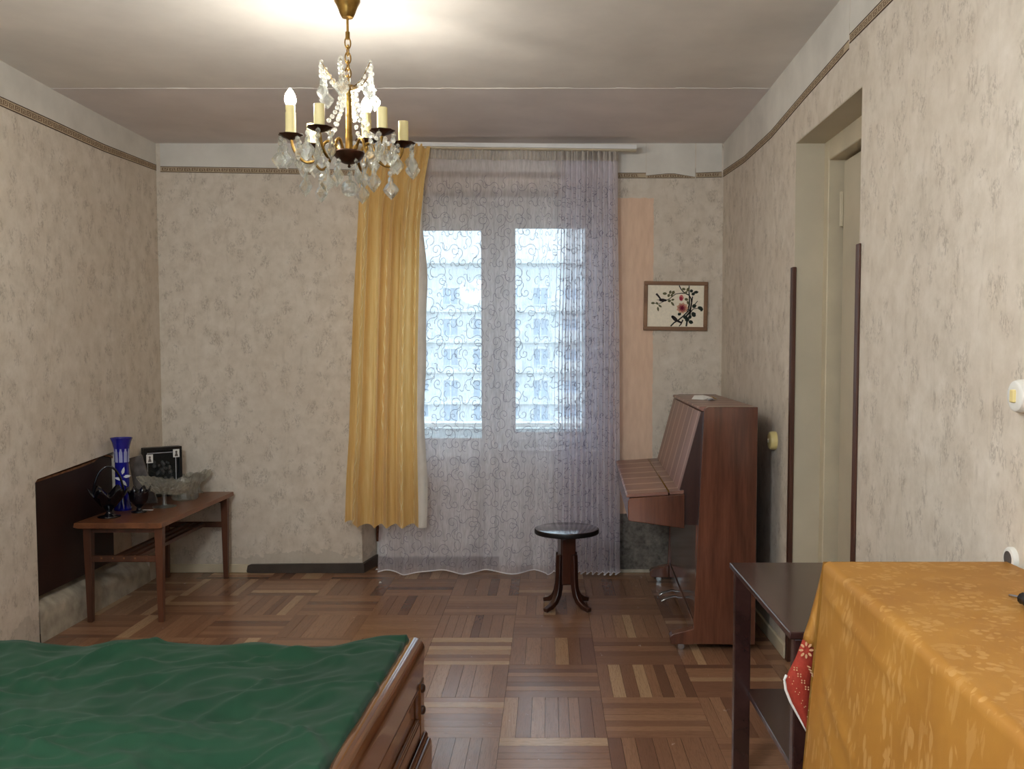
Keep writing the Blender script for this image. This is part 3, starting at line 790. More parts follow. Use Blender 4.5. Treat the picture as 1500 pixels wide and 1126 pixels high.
for r_, zc in enumerate(rows):
    for c_ in range(11):
        px = 528 + c_ * 44
        xc = gx(px)
        if wproto is None:
            q = MB(); frame_rect(q, -0.75, 0.75, -0.85, 0.85, 0.09, -0.08, 0.04)
            q.box((-0.04, -0.08, -0.76), (0.04, 0.04, 0.76))
            wproto = q.build('window', M['facade2'], bld)
            wproto_p = MB().box((-0.70, -0.02, -0.80), (0.70, 0.0, 0.80)).build('pane', M['facadeglass'], wproto)
            w = wproto
        else:
            w = copy_part(wproto, bld); copy_part(wproto_p, w)
        w.location = (xc, -0.02, zc + 14.5)
    wbuild(MB().box((gx(470), YG - 0.25, zc - 1.45), (gx(1010), YG, zc - 1.25)), 'floor_band', M['facade2'], bld)
    for c0 in (592, 724, 812):
        wbuild(MB().box((gx(c0) - 0.2, YG - 1.1, zc - 1.4), (gx(c0) + 2.6, YG - 0.02, zc - 0.35)), 'balcony', M['facade2'], bld)

lp_ = thing('added_fill_lamp', 'white opal globe lamp added out of view to brighten the room', 'lamp', (-0.90, 0.65, 1.93))
MB().ball((0, 0, 0.12), 0.15, 28, 16).build('globe', M['opal'], lp_, smooth=True)
MB().lathe([(0.05, 0.262), (0.055, 0.28), (0.008, 0.30), (0.008, 0.60), (0.05, 0.62), (0.05, 0.662)], 24).build('ceiling_cup', M['brass'], lp_, smooth='auto')

# ================================================================ CURTAINS
YR = D - 0.13                                  # rail
zr = P(780, 213, Y=YR).z
t = thing('curtain_rail', 'white cornice rail above the balcony door under the ceiling', 'curtain rail', (P(720, 215, Y=YR).x, YR, zr - 0.02))
ra, rb = P(508, 210, Y=YR), P(932, 217, Y=YR)
zr2 = lambda px: P(px, 209.5 + (px - 508) / 424 * 5.5, Y=YR).z
q = MB()
xa, xb = ra.x, rb.x
za, zb = zr2(508), zr2(932)
q.hexa([(xa, YR - 0.03, za - 0.018), (xb, YR - 0.03, zb - 0.018), (xb, YR + 0.02, zb - 0.018), (xa, YR + 0.02, za - 0.018), (xa, YR - 0.03, za + 0.006), (xb, YR - 0.03, zb + 0.006), (xb, YR + 0.02, zb + 0.006), (xa, YR + 0.02, za + 0.006)])
wbuild(q, 'cornice', M['paint'], t, bevel=0.002)
q = MB()
for yy in (-0.012, 0.012):
    q.hexa([(xa, YR + yy - 0.004, za - 0.026), (xb, YR + yy - 0.004, zb - 0.026), (xb, YR + yy + 0.004, zb - 0.026), (xa, YR + yy + 0.004, za - 0.026), (xa, YR + yy - 0.004, za - 0.018), (xb, YR + yy - 0.004, zb - 0.018), (xb, YR + yy + 0.004, zb - 0.018), (xa, YR + yy + 0.004, za - 0.018)])
wbuild(q, 'track', M['oldpaint'], t)
for px in (540, 720, 900):
    xx = P(px, 212, Y=YR).x
    wbuild(MB().box((xx - 0.012, YR + 0.018, zr2(px) - 0.014), (xx + 0.012, D, zr2(px) + 0.002)), 'bracket', M['paint'], t)

YT = D - 0.105
def smooth(a, b, x):
    x = min(1, max(0, (x - a) / (b - a))); return x * x * (3 - 2 * x)
# tulle: cloth coordinate u in 0..1 (2.3 m of cloth), v in 0..1 from hem to heading
UW = [(0, 0), (0.46, 0.64), (0.60, 0.74), (0.90, 0.96), (1, 1)]
def wmap(u):
    for (a, c), (b, d) in zip(UW, UW[1:]):
        if u <= b: return c + (d - c) * (u - a) / (b - a)
    return 1.0
phase = [0.0]
NP = 1200
for k in range(NP):
    u = (k + 0.5) / NP
    f = 7 + 5 * noise.noise(Vector((u * 9, 0.3, 0))) + 22 * smooth(0.52, 0.66, u) * (1 - 0.6 * smooth(0.88, 0.95, u))
    phase.append(phase[-1] + f / NP)
def tulle(u, v, off=0.0):
    k = min(NP, max(0, u * NP)); i = int(k); ph = phase[i] + (phase[min(NP, i + 1)] - phase[i]) * (k - i)
    w = wmap(min(1, max(0, u)))
    xt = P(586, 225, Y=YT).x * (1 - w) + P(905, 225, Y=YT).x * w
    xb_ = P(553, 834, Y=YT).x * (1 - w) + P(908, 834, Y=YT).x * w
    g = v ** 1.3
    x = xb_ + (xt - xb_) * g
    dense = smooth(0.52, 0.66, u)
    n = noise.noise(Vector((u * 14, v * 1.5, 4.0)))
    A = (0.020 + 0.018 * dense) * (0.75 + 0.8 * n + 0.35 * (1 - v) + 0.6 * (1 - v) ** 4 * (1 - 1.3 * dense))
    y = YT + A * math.sin(2 * PI * ph + 0.8 * n * (1 - v)) - 0.012 * (1 - v) - off
    x += (0.004 + 0.006 * dense) * math.sin(4 * PI * ph + 1.0) + 0.006 * noise.noise(Vector((u * 5, v * 3, 9)))
    zb_ = 0.022 + 0.012 * math.sin(2 * PI * ph * 0.5 + 1) ** 2 + 0.012 * noise.noise(Vector((u * 6, 2, 2)))
    zt_ = zr2(586 + (905 - 586) * w) - 0.028
    return Vector((x, y, zb_ + (zt_ - zb_) * v))
tl = tag(MB().grid(lambda u, v: tulle(u, v), 620, 22).build('lace_curtain', M['sheer'], smooth=True),
         'sheer white lace curtain with scroll pattern hanging before the balcony door', 'curtain')
LC = 2.3; HT = 2.5
emb = MB()
def ribbon(pts, wd=0.0027):
    vs = []; m = len(pts)
    for i, p in enumerate(pts):
        a, b = pts[max(i - 1, 0)], pts[min(i + 1, m - 1)]
        dx, dy = b[0] - a[0], b[1] - a[1]; l = math.hypot(dx, dy) or 1
        for s in (-1, 1):
            c = (p[0] - s * dy / l * wd / 2, p[1] + s * dx / l * wd / 2)
            vs.append(tulle(c[0] / LC, c[1] / HT, 0.0016))
    emb.add(vs, [(2 * i, 2 * i + 1, 2 * i + 3, 2 * i + 2) for i in range(m - 1)])
def scroll(cx, cy, r, a0, turns, d, tail):
    pts = []
    for k in range(21):
        tt = k / 20
        a = a0 + d * turns * 2 * PI * tt
        rr = r * (0.16 + 0.84 * tt)
        pts.append((cx + rr * math.cos(a), cy + rr * math.sin(a)))
    p, q_ = pts[-1], pts[-2]
    ang = math.atan2(p[1] - q_[1], p[0] - q_[0])
    for k in range(1, 10):
        ang -= d * tail * 0.34
        p = (p[0] + r * 0.26 * math.cos(ang), p[1] + r * 0.26 * math.sin(ang)); pts.append(p)
    return pts
CW, CH = 0.140, 0.180
for a in range(int(LC / CW)):
    for b_ in range(int(HT / CH)):
        cx = (a + 0.5 + (0.25 if b_ % 2 else -0.1)) * CW; cy = (b_ + 0.5) * CH
        d = 1 if (a + b_) % 2 else -1
        for (ox, oy, r, a0, tn, dd, tlx) in ((-0.022, 0.030, 0.042, 0.6, 1.35, d, 1.0), (0.036, -0.040, 0.032, 3.4, 1.2, -d, 0.8), (0.042, 0.046, 0.018, 2.0, 0.9, d, 0.7), (-0.038, -0.055, 0.020, 5.0, 0.8, -d, 0.9), (0.0, 0.0, 0.014, 1.0, 0.4, d, 0.5)):
            pts = scroll(cx + ox + R.uniform(-0.004, 0.004), cy + oy + R.uniform(-0.004, 0.004), r, a0 + R.uniform(-0.3, 0.3), tn, dd, tlx)
            pts = [p for p in pts if 0.005 < p[0] < LC - 0.005 and 0.03 < p[1] < HT - 0.01]
            if len(pts) > 4: ribbon(pts)
emb.build('scroll_embroidery', M['thread'], tl, kind='stuff')
MB().tube([tulle(k / 500, 0.0) for k in range(501)], 0.0032, 5).build('hem_cord', M['hem'], tl, smooth=True)
def head(u, v):
    p = tulle(u, 0.979 + 0.021 * v)
    return (p.x, p.y - 0.006 + 0.006 * math.sin(u * 520), p.z + 0.004 * math.sin(u * 300) * v)
MB().grid(head, 700, 3).build('heading_tape', sheer('gathered_heading', (222, 216, 206), 0.75, 0.4), tl, smooth=True)

# yellow curtain
def gold_cloth():
    t_ = NT('gold_satin')
    v = t_.noise(t_.coord('Object', (1, 1, 0.05)), 120, 3, 0.6)
    c = t_.ramp(v, [(0.3, (234, 194, 118)), (0.7, (246, 214, 148))])
    t_.base(c, 0.42, 0.35)
    t_.b.inputs['Sheen Weight'].default_value = 0.3
    tlc = t_.node('ShaderNodeBsdfTranslucent'); t_.l.new(c, tlc.inputs[0])
    m = t_.node('ShaderNodeMixShader'); m.inputs[0].default_value = 0.42
    t_.l.new(t_.b.outputs[0], m.inputs[1]); t_.l.new(tlc.outputs[0], m.inputs[2]); t_.l.new(m.outputs[0], t_.out.inputs[0])
    return t_.m
M['gold'] = gold_cloth()
M['goldthread'] = plain('pale_gold_thread', (254, 236, 184), 0.5, 0.5, var=0.02)
M['lining'] = plain('white_lining', (214, 208, 198), 0.8, 0.2, var=0.03)
YY = D - 0.20
EL = [(208, 530, 629), (260, 527, 622), (330, 524, 615), (500, 517, 612), (640, 512, 611), (700, 508, 612), (770, 506, 613)]
def edge(v):
    py = 770 + (208 - 770) * v
    for (a, l0, r0), (b, l1, r1) in zip(EL, EL[1:]):
        if py <= b + 1e-6:
            k = (py - a) / (b - a); return py, l0 + (l1 - l0) * k, r0 + (r1 - r0) * k
    return py, EL[-1][1], EL[-1][2]
def gold(u, v, off=0.0):
    py, l, r = edge(v)
    px = l + (r - l) * u
    top = smooth(0.75, 1.0, v)
    base = P(px, py, Y=YY)
    uw = u + 0.11 * noise.noise(Vector((u * 4.5, 0.2, 8.0))) + 0.03 * noise.noise(Vector((u * 3, v * 1.5, 0)))
    ph = uw * 4.6
    n = noise.noise(Vector((u * 4.0, v * 1.2, 3)))
    y = YY + (0.030 - 0.012 * top) * (0.8 + 0.9 * n) * math.sin(2 * PI * ph + n) + (0.007 * (1 - top)) * math.sin(2 * PI * ph * 2.1 + 1) + 0.008 * top * math.sin(u * 70) - off
    z = base.z
    if v < 0.05: z += (0.05 - v) / 0.05 * (0.020 * (1 - smooth(0.0, 0.25, u)) + 0.010 * math.sin(2 * PI * ph + n + 0.5))
    if v > 0.9: y += 0.05 * (v - 0.9) / 0.1
    return Vector((base.x + 0.006 * math.sin(4 * PI * ph) * (0.5 + n), y, z))
gc = tag(MB().grid(lambda u, v: gold(u, v), 110, 60).build('gold_curtain', M['gold'], smooth=True),
         'yellow satin curtain gathered left of the balcony door', 'curtain')
vine = MB()
for (uc, v0, v1, amp) in ((0.10, 0.0, 0.93, 0.030), (0.47, 0.25, 0.72, 0.012), (0.77, 0.0, 0.98, 0.030), (0.935, 0.0, 0.90, 0.026)):
    for phs in (0, PI):
        n = int(200 * (v1 - v0))
        vs = []
        for k in range(n + 1):
            v = v0 + (v1 - v0) * k / n
            uu = uc + amp * math.sin(v * 62 + phs)
            wv = 0.010 * (0.6 + 0.4 * math.sin(v * 124 + 1))
            for s in (-0.5, 0.5): vs.append(gold(uu + s * wv, v, 0.0022))
        vine.add(vs, [(2 * i, 2 * i + 1, 2 * i + 3, 2 * i + 2) for i in range(n)])
vine.build('woven_vine', M['goldthread'], gc, kind='stuff')
def lin_(u, v):
    vv = v * 0.86
    p = gold(1.0, vv)
    wpx = 0.050 * (1 - smooth(0.6, 0.86, vv)) * (0.85 + 0.3 * noise.noise(Vector((vv * 5, 0, 0)))) + 0.004
    return (p.x + wpx * u, p.y + 0.004 - 0.012 * math.sin(u * PI) + 0.01 * u, p.z)
MB().grid(lin_, 8, 50).build('lining', M['lining'], gc, smooth=True)
hk = MB()
for k in range(11):
    p = gold((k + 0.5) / 11, 1.0)
    hk.box((p.x - 0.002, p.y - 0.004, p.z - 0.012), (p.x + 0.002, p.y + 0.002, zr2(560) - 0.02))
hk.build('curtain_hook', M['chrome'], gc, kind='stuff')

# ================================================================ CHANDELIER
CY = 3.2
cx0 = P(511, 200, Y=CY).x
Z0 = P(511, 300, Y=CY).z
K = CY / F
ch = thing('chandelier', 'brass chandelier with crystal drops and candle sleeves hanging from the ceiling', 'chandelier', (cx0, CY, Z0))
cz = lambda py: P(511, py, Y=CY).z - Z0
def cb(mb, name, mat, parent=ch, **kw): return mb.build(name, mat, parent, **kw)
ztopc = 2.577 - Z0
cb(MB().lathe([(19 * K, ztopc), (18.5 * K, cz(3)), (15.5 * K, cz(8)), (13 * K, cz(14)), (11 * K, cz(20)), (9.5 * K, cz(23)), (8 * K, cz(26)), (2 * K, cz(27))], 28), 'ceiling_canopy', M['brass'], smooth='auto')
cb(MB().lathe([(1.8 * K, cz(47)), (1.8 * K, cz(26))], 10), 'rod', M['brass'], smooth='auto')
cb(MB().lathe([(2.0 * K, cz(58)), (3.2 * K, cz(57)), (3.2 * K, cz(47)), (2.0 * K, cz(46))], 12), 'ferrule', M['brass'], smooth='auto')
lk = None
for k, py in enumerate((63, 74, 85, 96, 107, 117)):
    if lk is None:
        lk = o = cb(MB().tube([(4.2 * K * math.cos(a), 0, 8 * K * math.sin(a)) for a in [2 * PI * i / 14 for i in range(14)]], 1.1 * K, 6, True), 'chain_link', M['brass'], smooth=True)
    else: o = copy_part(lk, ch)
    o.location = (0, 0, cz(py)); o.rotation_euler = (0, 0, 0.5 + (PI / 2 if k % 2 else 0))
cb(MB().lathe([(5.5 * K, cz(226)), (5.5 * K, cz(200)), (4.8 * K, cz(196)), (4.8 * K, cz(140)), (6 * K, cz(137)), (6 * K, cz(133)), (13 * K, cz(130)), (13 * K, cz(127)), (5 * K, cz(125)), (3 * K, cz(121))], 20), 'stem', M['brass'], smooth='auto')
cb(MB().lathe([(1 * K, cz(246)), (2.4 * K, cz(244)), (1.4 * K, cz(241)), (8 * K, cz(239.5)), (15 * K, cz(236)), (20 * K, cz(230)), (22.5 * K, cz(224)), (21 * K, cz(222)), (6 * K, cz(221))], 32), 'bowl', M['bronze'], smooth='auto')
# crystal shapes
def drop_mesh(h, w, th):
    outl = [(0.0, 0.0), (0.26, -0.08), (0.34, -0.20), (0.30, -0.27), (0.72, -0.42), (1.0, -0.56), (0.86, -0.68), (0.48, -0.84), (0.0, -1.0)]
    ring = [(x * w / 2, z * h) for x, z in outl] + [(-x * w / 2, z * h) for x, z in outl[-2:0:-1]]
    n = len(ring)
    inner = [(x * 0.55, -0.52 * h + (z + 0.52 * h) * 0.6) for x, z in ring]
    vs = [(x, 0, z) for x, z in ring] + [(x, -th / 2, z) for x, z in inner] + [(x, th / 2, z) for x, z in inner] + [(0, -th * 0.6, -0.52 * h), (0, th * 0.6, -0.52 * h)]
    fs = []
    for i in range(n):
        j = (i + 1) % n
        fs += [(i, j, n + j, n + i), (j, i, 2 * n + i, 2 * n + j), (n + i, n + j, 3 * n), (2 * n + j, 2 * n + i, 3 * n + 1)]
    return MB().add(vs, fs)
pend = pend_b = None
def pendant(x, y, z, rz, s=1.0, beads=1):
    """leaf drop with its little beads above; z is the top of the hanging wire"""
    global pend, pend_b
    if pend is None:
        pend = cb(drop_mesh(0.080, 0.054, 0.013), 'crystal_drop', M['crystal'])
        q = MB().ball((0, 0, 0.008), 0.0088, 8, 5, 1.1).tube([(0, 0, 0.014), (0, 0, 0.022)], 0.0008, 4)
        pend_b = q.build('bead', M['bead'], pend)
        o, bd = pend, pend_b
    else:
        o = copy_part(pend, ch); bd = copy_part(pend_b, o)
    o.location = (x, y, z - 0.022 * s - 0.016 * (beads - 1)); o.rotation_euler = (R.uniform(-0.06, 0.06), R.uniform(-0.1, 0.1), rz); o.scale = (s, s, s)
    for k in range(1, beads):
        copy_part(pend_b, o, loc=(0, 0, 0.016 * k))
CUPS = [(-85, -0.03, 199, True), (-43, -0.15, 188, False), (49, -0.14, 193, False), (80, 0.06, 211, False), (-54, 0.14, 214, False), (26, 0.17, 207, True)]
ends = []
for (dx, dy, py, lit) in CUPS:
    yy = CY + dy
    p = P(511 + dx, py, Y=yy)
    e = Vector((p.x - cx0, dy, p.z - Z0)); ends.append((e, lit))
cupz = sum(e.z for e, _ in ends) / 6
for (e, lit) in ends:
    r = math.hypot(e.x, e.y); ux, uy = e.x / r, e.y / r
    ctrl = [(0.035, cz(228)), (0.050, cz(216)), (0.068, cz(208)), (0.086, cz(212)), (0.096, cz(224)), (0.115, cz(236)), (0.145, cz(240)), (0.172, cz(233)), (0.192, cz(220)), (0.200, e.z)]
    pts = []
    for i in range(len(ctrl) - 1):
        p0, p1, p2, p3 = ctrl[max(i - 1, 0)], ctrl[i], ctrl[i + 1], ctrl[min(i + 2, len(ctrl) - 1)]
        for k in range(4):
            tt = k / 4
            f = lambda a, b, c, d: 0.5 * (2 * b + (c - a) * tt + (2 * a - 5 * b + 4 * c - d) * tt * tt + (3 * b - a - 3 * c + d) * tt ** 3)
            pts.append((f(p0[0], p1[0], p2[0], p3[0]), f(p0[1], p1[1], p2[1], p3[1])))
    pts.append(ctrl[-1])
    sc = r / 0.2
    arm = cb(MB().tube([(ux * a * sc, uy * a * sc, b) for a, b in pts], 0.0052, 8), 'arm', M['brass'], smooth=True)
    def wob(k, t_, rr, zz): return (rr * (1 + 0.05 * math.cos(8 * t_)), zz)
    q = MB().lathe([(0.006, -0.014), (0.014, -0.010), (0.026, -0.006), (0.040, 0.002), (0.041, 0.004), (0.026, -0.002), (0.012, -0.004), (0.012, 0.002)], 32, tuple(e), wob=wob)
    q.build('drip_pan', M['bronze'], arm, smooth='auto')
    q = MB().lathe([(0.0175, 0.002), (0.0175, 0.078), (0.0150, 0.078), (0.0150, 0.04)], 24, tuple(e), cap=False)
    sl = q.build('candle_sleeve', M['candle'], arm, smooth='auto')
    if lit:
        MB().lathe([(0.0130, 0.072), (0.0165, 0.088), (0.0165, 0.102), (0.014, 0.104)], 20, tuple(e)).build('lamp_socket', M['candle'], arm, smooth='auto')
        MB().lathe([(0.013, 0.103), (0.0185, 0.116), (0.0190, 0.124), (0.0160, 0.138), (0.0095, 0.150), (0.0030, 0.158), (0.0005, 0.160)], 20, tuple(e)).build('bulb', M['bulb'], arm, smooth=True)
    # drops round the drip pan
    a0 = math.atan2(e.y, e.x)
    for k, (da, bd, s) in enumerate(((0.5, 2, 1.0), (2.3, 1, 1.0), (-0.9, 1, 1.05), (-2.3, 2, 0.95))):
        a = a0 + da
        pendant(e.x + 0.038 * math.cos(a), e.y + 0.038 * math.sin(a), e.z - 0.001, R.uniform(-1.0, 1.0), s, bd)
    # lower drop under the arm
    pendant(ux * 0.150 * sc, uy * 0.150 * sc, cz(244), R.uniform(-0.5, 0.5), 1.05, 1)
    # spray of the crown with its strand of beads
    ac = a0 + 0.35
    tip = Vector((math.cos(ac) * 0.092, math.sin(ac) * 0.092, cz(93 + R.uniform(0, 9))))
    spr = cb(MB().tube([(math.cos(ac) * 0.02, math.sin(ac) * 0.02, cz(128)), (math.cos(ac) * 0.05, math.sin(ac) * 0.05, cz(122)), (math.cos(ac) * 0.075, math.sin(ac) * 0.075, cz(108)), tip], 0.0016, 5), 'crown_spray', M['brass'], smooth=True)
    pendant(tip.x, tip.y, tip.z, R.uniform(-0.7, 0.7), 0.95, 3)
    bd = MB()
    for k in range(7):                                   # short swag from the tip back to the hub
        tt = k / 6
        bd.ball(((tip.x * (1 - tt)) * (1 - 0.1 * tt) + math.cos(ac + 0.5) * 0.02 * tt, (tip.y * (1 - tt)) + math.sin(ac + 0.5) * 0.02 * tt, tip.z + (cz(128) - tip.z) * tt - 0.022 * math.sin(PI * tt)), 0.0078, 8, 6)
    bd.build('bead_swag', M['bead'], spr)
    bd = MB(); st = Vector((ux * 0.026, uy * 0.026, cz(130))); en = Vector((e.x - ux * 0.035, e.y - uy * 0.035, e.z + 0.002))
    for k in range(13):                                  # long strand from the hub to the drip pan
        tt = k / 12
        w_ = tt ** 2.2
        p = Vector((st.x + (en.x - st.x) * w_, st.y + (en.y - st.y) * w_, st.z + (en.z - st.z) * (1 - (1 - tt) ** 1.25)))
        if 0.6 < tt < 1: p.z -= 0.02 * math.sin(PI * (tt - 0.6) / 0.4)
        bd.ball(tuple(p), 0.0080, 8, 6)
    cb(bd, 'bead_strand', M['bead'])
for k in range(5):
    a = 0.4 + k * 2 * PI / 5
    pendant(0.05 * math.cos(a), 0.05 * math.sin(a), cz(234), a, 0.9, 1)
cb(MB().ball((0, 0, cz(276)), 0.029, 10, 8).tube([(0, 0, cz(264)), (0, 0, cz(247))], 0.0012, 5).ball((0, 0, cz(255)), 0.007, 8, 5), 'crystal_ball', M['crystal'])

# ================================================================ PIANO
pp = P(1106, 954, Z=0)
pn = thing('upright_piano', 'brown veneered upright piano with closed lid against the right wall', 'piano', tuple(pp), -0.037)
LP_ = 1.28
q = MB().prism([(0, 0.03), (-0.276, 0.03), (-0.234, 1.066), (-0.232, 1.076), (-0.225, 1.083), (-0.214, 1.087), (0, 1.087)], 'y', 0.0, 0.035)
side = q.build('side_panel', M['piano'], pn, bevel=0.003)
copy_part(side, pn, loc=(0, LP_ - 0.035, 0))
MB().prism([(-0.005, 0.05), (-0.225, 0.05), (-0.225, 1.06), (-0.005, 1.06)], 'y', 0.036, LP_ - 0.036).build('case', M['piano'], pn)
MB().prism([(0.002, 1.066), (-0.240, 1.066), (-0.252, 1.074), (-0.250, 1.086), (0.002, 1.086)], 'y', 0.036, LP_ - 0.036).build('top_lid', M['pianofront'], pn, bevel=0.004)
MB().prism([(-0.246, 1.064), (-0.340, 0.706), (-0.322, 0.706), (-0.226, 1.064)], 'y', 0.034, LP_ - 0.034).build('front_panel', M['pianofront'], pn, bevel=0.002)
q = MB().prism([(-0.228, 1.064), (-0.245, 1.064), (-0.339, 0.706), (-0.339, 0.69), (-0.322, 0.56), (-0.228, 0.56)], 'y', 0.024, 0.0335)
chk = q.build('cheek', M['stool'], pn)  # darker wood than the case puts the recess shade into the colour
copy_part(chk, pn, loc=(0, LP_ - 0.0575, 0))
q = MB().prism([(-0.316, 0.548), (-0.560, 0.580), (-0.566, 0.588), (-0.566, 0.672), (-0.558, 0.682), (-0.316, 0.702)], 'y', 0.0, LP_)
MB2 = q.build('key_bed', M['piano'], pn, bevel=0.004)
q = MB().prism([(-0.388, 0.696), (-0.568, 0.684), (-0.574, 0.688), (-0.574, 0.694), (-0.566, 0.700), (-0.388, 0.712)], 'y', 0.0, LP_)
MB.build(q, 'key_lid', M['pianofront'], pn, bevel=0.003)
MB().prism([(-0.320, 0.703), (-0.383, 0.698), (-0.383, 0.712), (-0.320, 0.717)], 'y', 0.0, LP_).build('hinge_board', M['pianofront'], pn, bevel=0.002)
MB().tube([(-0.3855, 0.0, 0.711), (-0.3855, LP_, 0.711)], 0.003, 6).build('piano_hinge', M['brass'], pn, smooth=True)
MB().box((-0.262, 0.036, 0.115), (-0.244, LP_ - 0.036, 0.56)).build('lower_panel', M['piano'], pn, bevel=0.002)
MB().box((-0.268, 0.036, 0.03), (-0.244, LP_ - 0.036, 0.112)).build('bottom_rail', M['piano'], pn, bevel=0.002)
for yy in (0.0, LP_ - 0.055):
    ft = MB().prism([(-0.27, 0.028), (-0.372, 0.028), (-0.378, 0.06), (-0.365, 0.074), (-0.27, 0.098)], 'y', yy, yy + 0.055).build('toe_block', M['piano'], pn, bevel=0.003)
    cst = MB()
    cst.tube([(-0.325, yy + 0.018, 0.014), (-0.325, yy + 0.036, 0.014)], 0.014, 14)
    cst.box((-0.338, yy + 0.014, 0.012), (-0.312, yy + 0.017, 0.028)).box((-0.338, yy + 0.037, 0.012), (-0.312, yy + 0.040, 0.028))
    cst.build('caster', M['chrome'], ft, smooth='auto')
for xx in (-0.05,):
    for yy in (0.05, LP_ - 0.08):
        MB().tube([(xx, yy, 0.0145), (xx, yy + 0.02, 0.0145)], 0.0145, 14).box((xx - 0.012, yy, 0.02), (xx + 0.012, yy + 0.02, 0.05)).build('caster', M['chrome'], pn, smooth='auto')
for yy in (0.60, 0.72):
    MB().rect_tube([(-0.25, yy, 0.075), (-0.30, yy, 0.085), (-0.345, yy, 0.072), (-0.365, yy, 0.06)], [0.016, 0.018, 0.034, 0.03], 0.008, (0, 1, 0)).build('pedal', M['chrome'], pn, bevel=0.002)

# foil wrapper on the piano top
fp = P(1030, 585, Z=1.087)
w = thing('foil_wrapper', 'crumpled white foil wrapper lying on top of the piano', 'wrapper', (fp.x, fp.y, pp.z + 1.087), 0.3)
pts = [(-0.070, -0.01, 0.004), (-0.02, -0.045, 0.001), (0.028, -0.05, 0.012), (0.075, -0.005, 0.002), (0.03, 0.035, 0.018), (0.0, 0.05, 0.006), (-0.035, 0.03, 0.020), (0.0, 0.0, 0.022), (0.03, -0.01, 0.014)]
MB().add(pts, [(0, 1, 7), (1, 2, 8, 7), (2, 3, 8), (3, 4, 8), (4, 5, 7, 8), (5, 6, 7), (6, 0, 7)]).build('sheet', M['paper'], w, solid=0.001)
MB().add([(0.02, -0.06, 0.016), (0.05, -0.058, 0.004), (0.05, -0.03, 0.004), (0.025, -0.035, 0.016)], [(0, 1, 2, 3)]).build('yellow_tab', M['yellow'], w, solid=0.001)
MB().add([(-0.03, -0.10, 0.002), (0.0, -0.115, 0.010), (0.02, -0.07, 0.003), (-0.01, -0.065, 0.009)], [(0, 1, 2, 3)]).build('torn_corner', M['foil'], w, solid=0.001)

# ================================================================ STOOL
sp = P(830, 889, Z=0)
st = thing('piano_stool', 'round dark wooden piano stool on a four-legged column', 'stool', tuple(sp), 0.25)
zt_ = 0.418
MB().lathe([(0.150, zt_ - 0.030), (0.163, zt_ - 0.026), (0.166, zt_ - 0.014), (0.163, zt_ - 0.002), (0.156, zt_)], 48).build('seat', M['stooltop'], st, smooth='auto')
MB().lathe([(0.166, zt_ - 0.026), (0.1675, zt_ - 0.022), (0.1675, zt_ - 0.008), (0.166, zt_ - 0.004)], 48, cap=False).build('seat_rim', M['dark'], st, smooth='auto')
MB().lathe([(0.020, 0.34), (0.020, zt_ - 0.045), (0.055, zt_ - 0.043), (0.055, zt_ - 0.030)], 16).build('screw', M['dark'], st, smooth='auto')
MB().box((-0.040, -0.040, 0.125), (0.040, 0.040, 0.372)).build('column', M['stool'], st, bevel=0.008)
lg = None
for k in range(4):
    if lg is None:
        path = [(0.054, 0, 0.285), (0.054, 0, 0.24), (0.055, 0, 0.16), (0.058, 0, 0.115), (0.068, 0, 0.075), (0.088, 0, 0.045), (0.118, 0, 0.026), (0.152, 0, 0.016), (0.160, 0, 0.014)]
        lg = o = MB().rect_tube(path, 0.030, [0.022, 0.028, 0.030, 0.032, 0.033, 0.030, 0.026, 0.022, 0.022], (0, 1, 0)).build('leg', M['stool'], st, bevel=0.004)
    else: o = copy_part(lg, st)
    o.rotation_euler = (0, 0, 0.55 + k * PI / 2)

# ================================================================ COFFEE TABLE AND GLASSWARE
TZ = 0.50
a = P(240, 766, Z=TZ); b_ = P(341, 720, Z=TZ); c_ = P(95, 766, Z=TZ)
tx0, tx1, ty0, ty1 = max(c_.x, XL + 0.012), (a.x + b_.x) / 2, a.y, min(b_.y, D - 0.04)
ct = thing('coffee_table', 'low brown wooden coffee table with tapered legs in the left corner', 'table', ((tx0 + tx1) / 2, (ty0 + ty1) / 2, 0))
wbuild(MB().prism([(tx0, TZ - 0.022), (tx0 + 0.004, TZ), (tx1 - 0.004, TZ), (tx1, TZ - 0.022), (tx1 - 0.02, TZ - 0.028), (tx0 + 0.02, TZ - 0.028)], 'y', ty0, ty1), 'tabletop', M['table'], ct, bevel=0.002)
LX0, LX1, LY0, LY1 = tx0 + 0.05, tx1 - 0.035, ty0 + 0.05, ty1 - 0.06
for x in (LX0, LX1):
    for y in (LY0, LY1):
        s = 0.02; e = 0.013
        sx = 0.012 if x == LX0 else 0.0
        wbuild(MB().hexa([(x - e, y - e, 0), (x + e, y - e, 0), (x + e, y + e, 0), (x - e, y + e, 0), (x - s, y - s, TZ - 0.028), (x + s, y - s, TZ - 0.028), (x + s, y + s, TZ - 0.028), (x - s, y + s, TZ - 0.028)]), 'leg', M['tableleg'], ct, bevel=0.003)
wbuild(MB().box((LX0 + 0.02, LY0 - 0.008, TZ - 0.055), (LX1 - 0.02, LY0 + 0.008, TZ - 0.028)), 'apron', M['tableleg'], ct)
wbuild(MB().box((LX0 + 0.02, LY1 - 0.008, TZ - 0.055), (LX1 - 0.02, LY1 + 0.008, TZ - 0.028)), 'apron', M['tableleg'], ct)
zc = 0.315
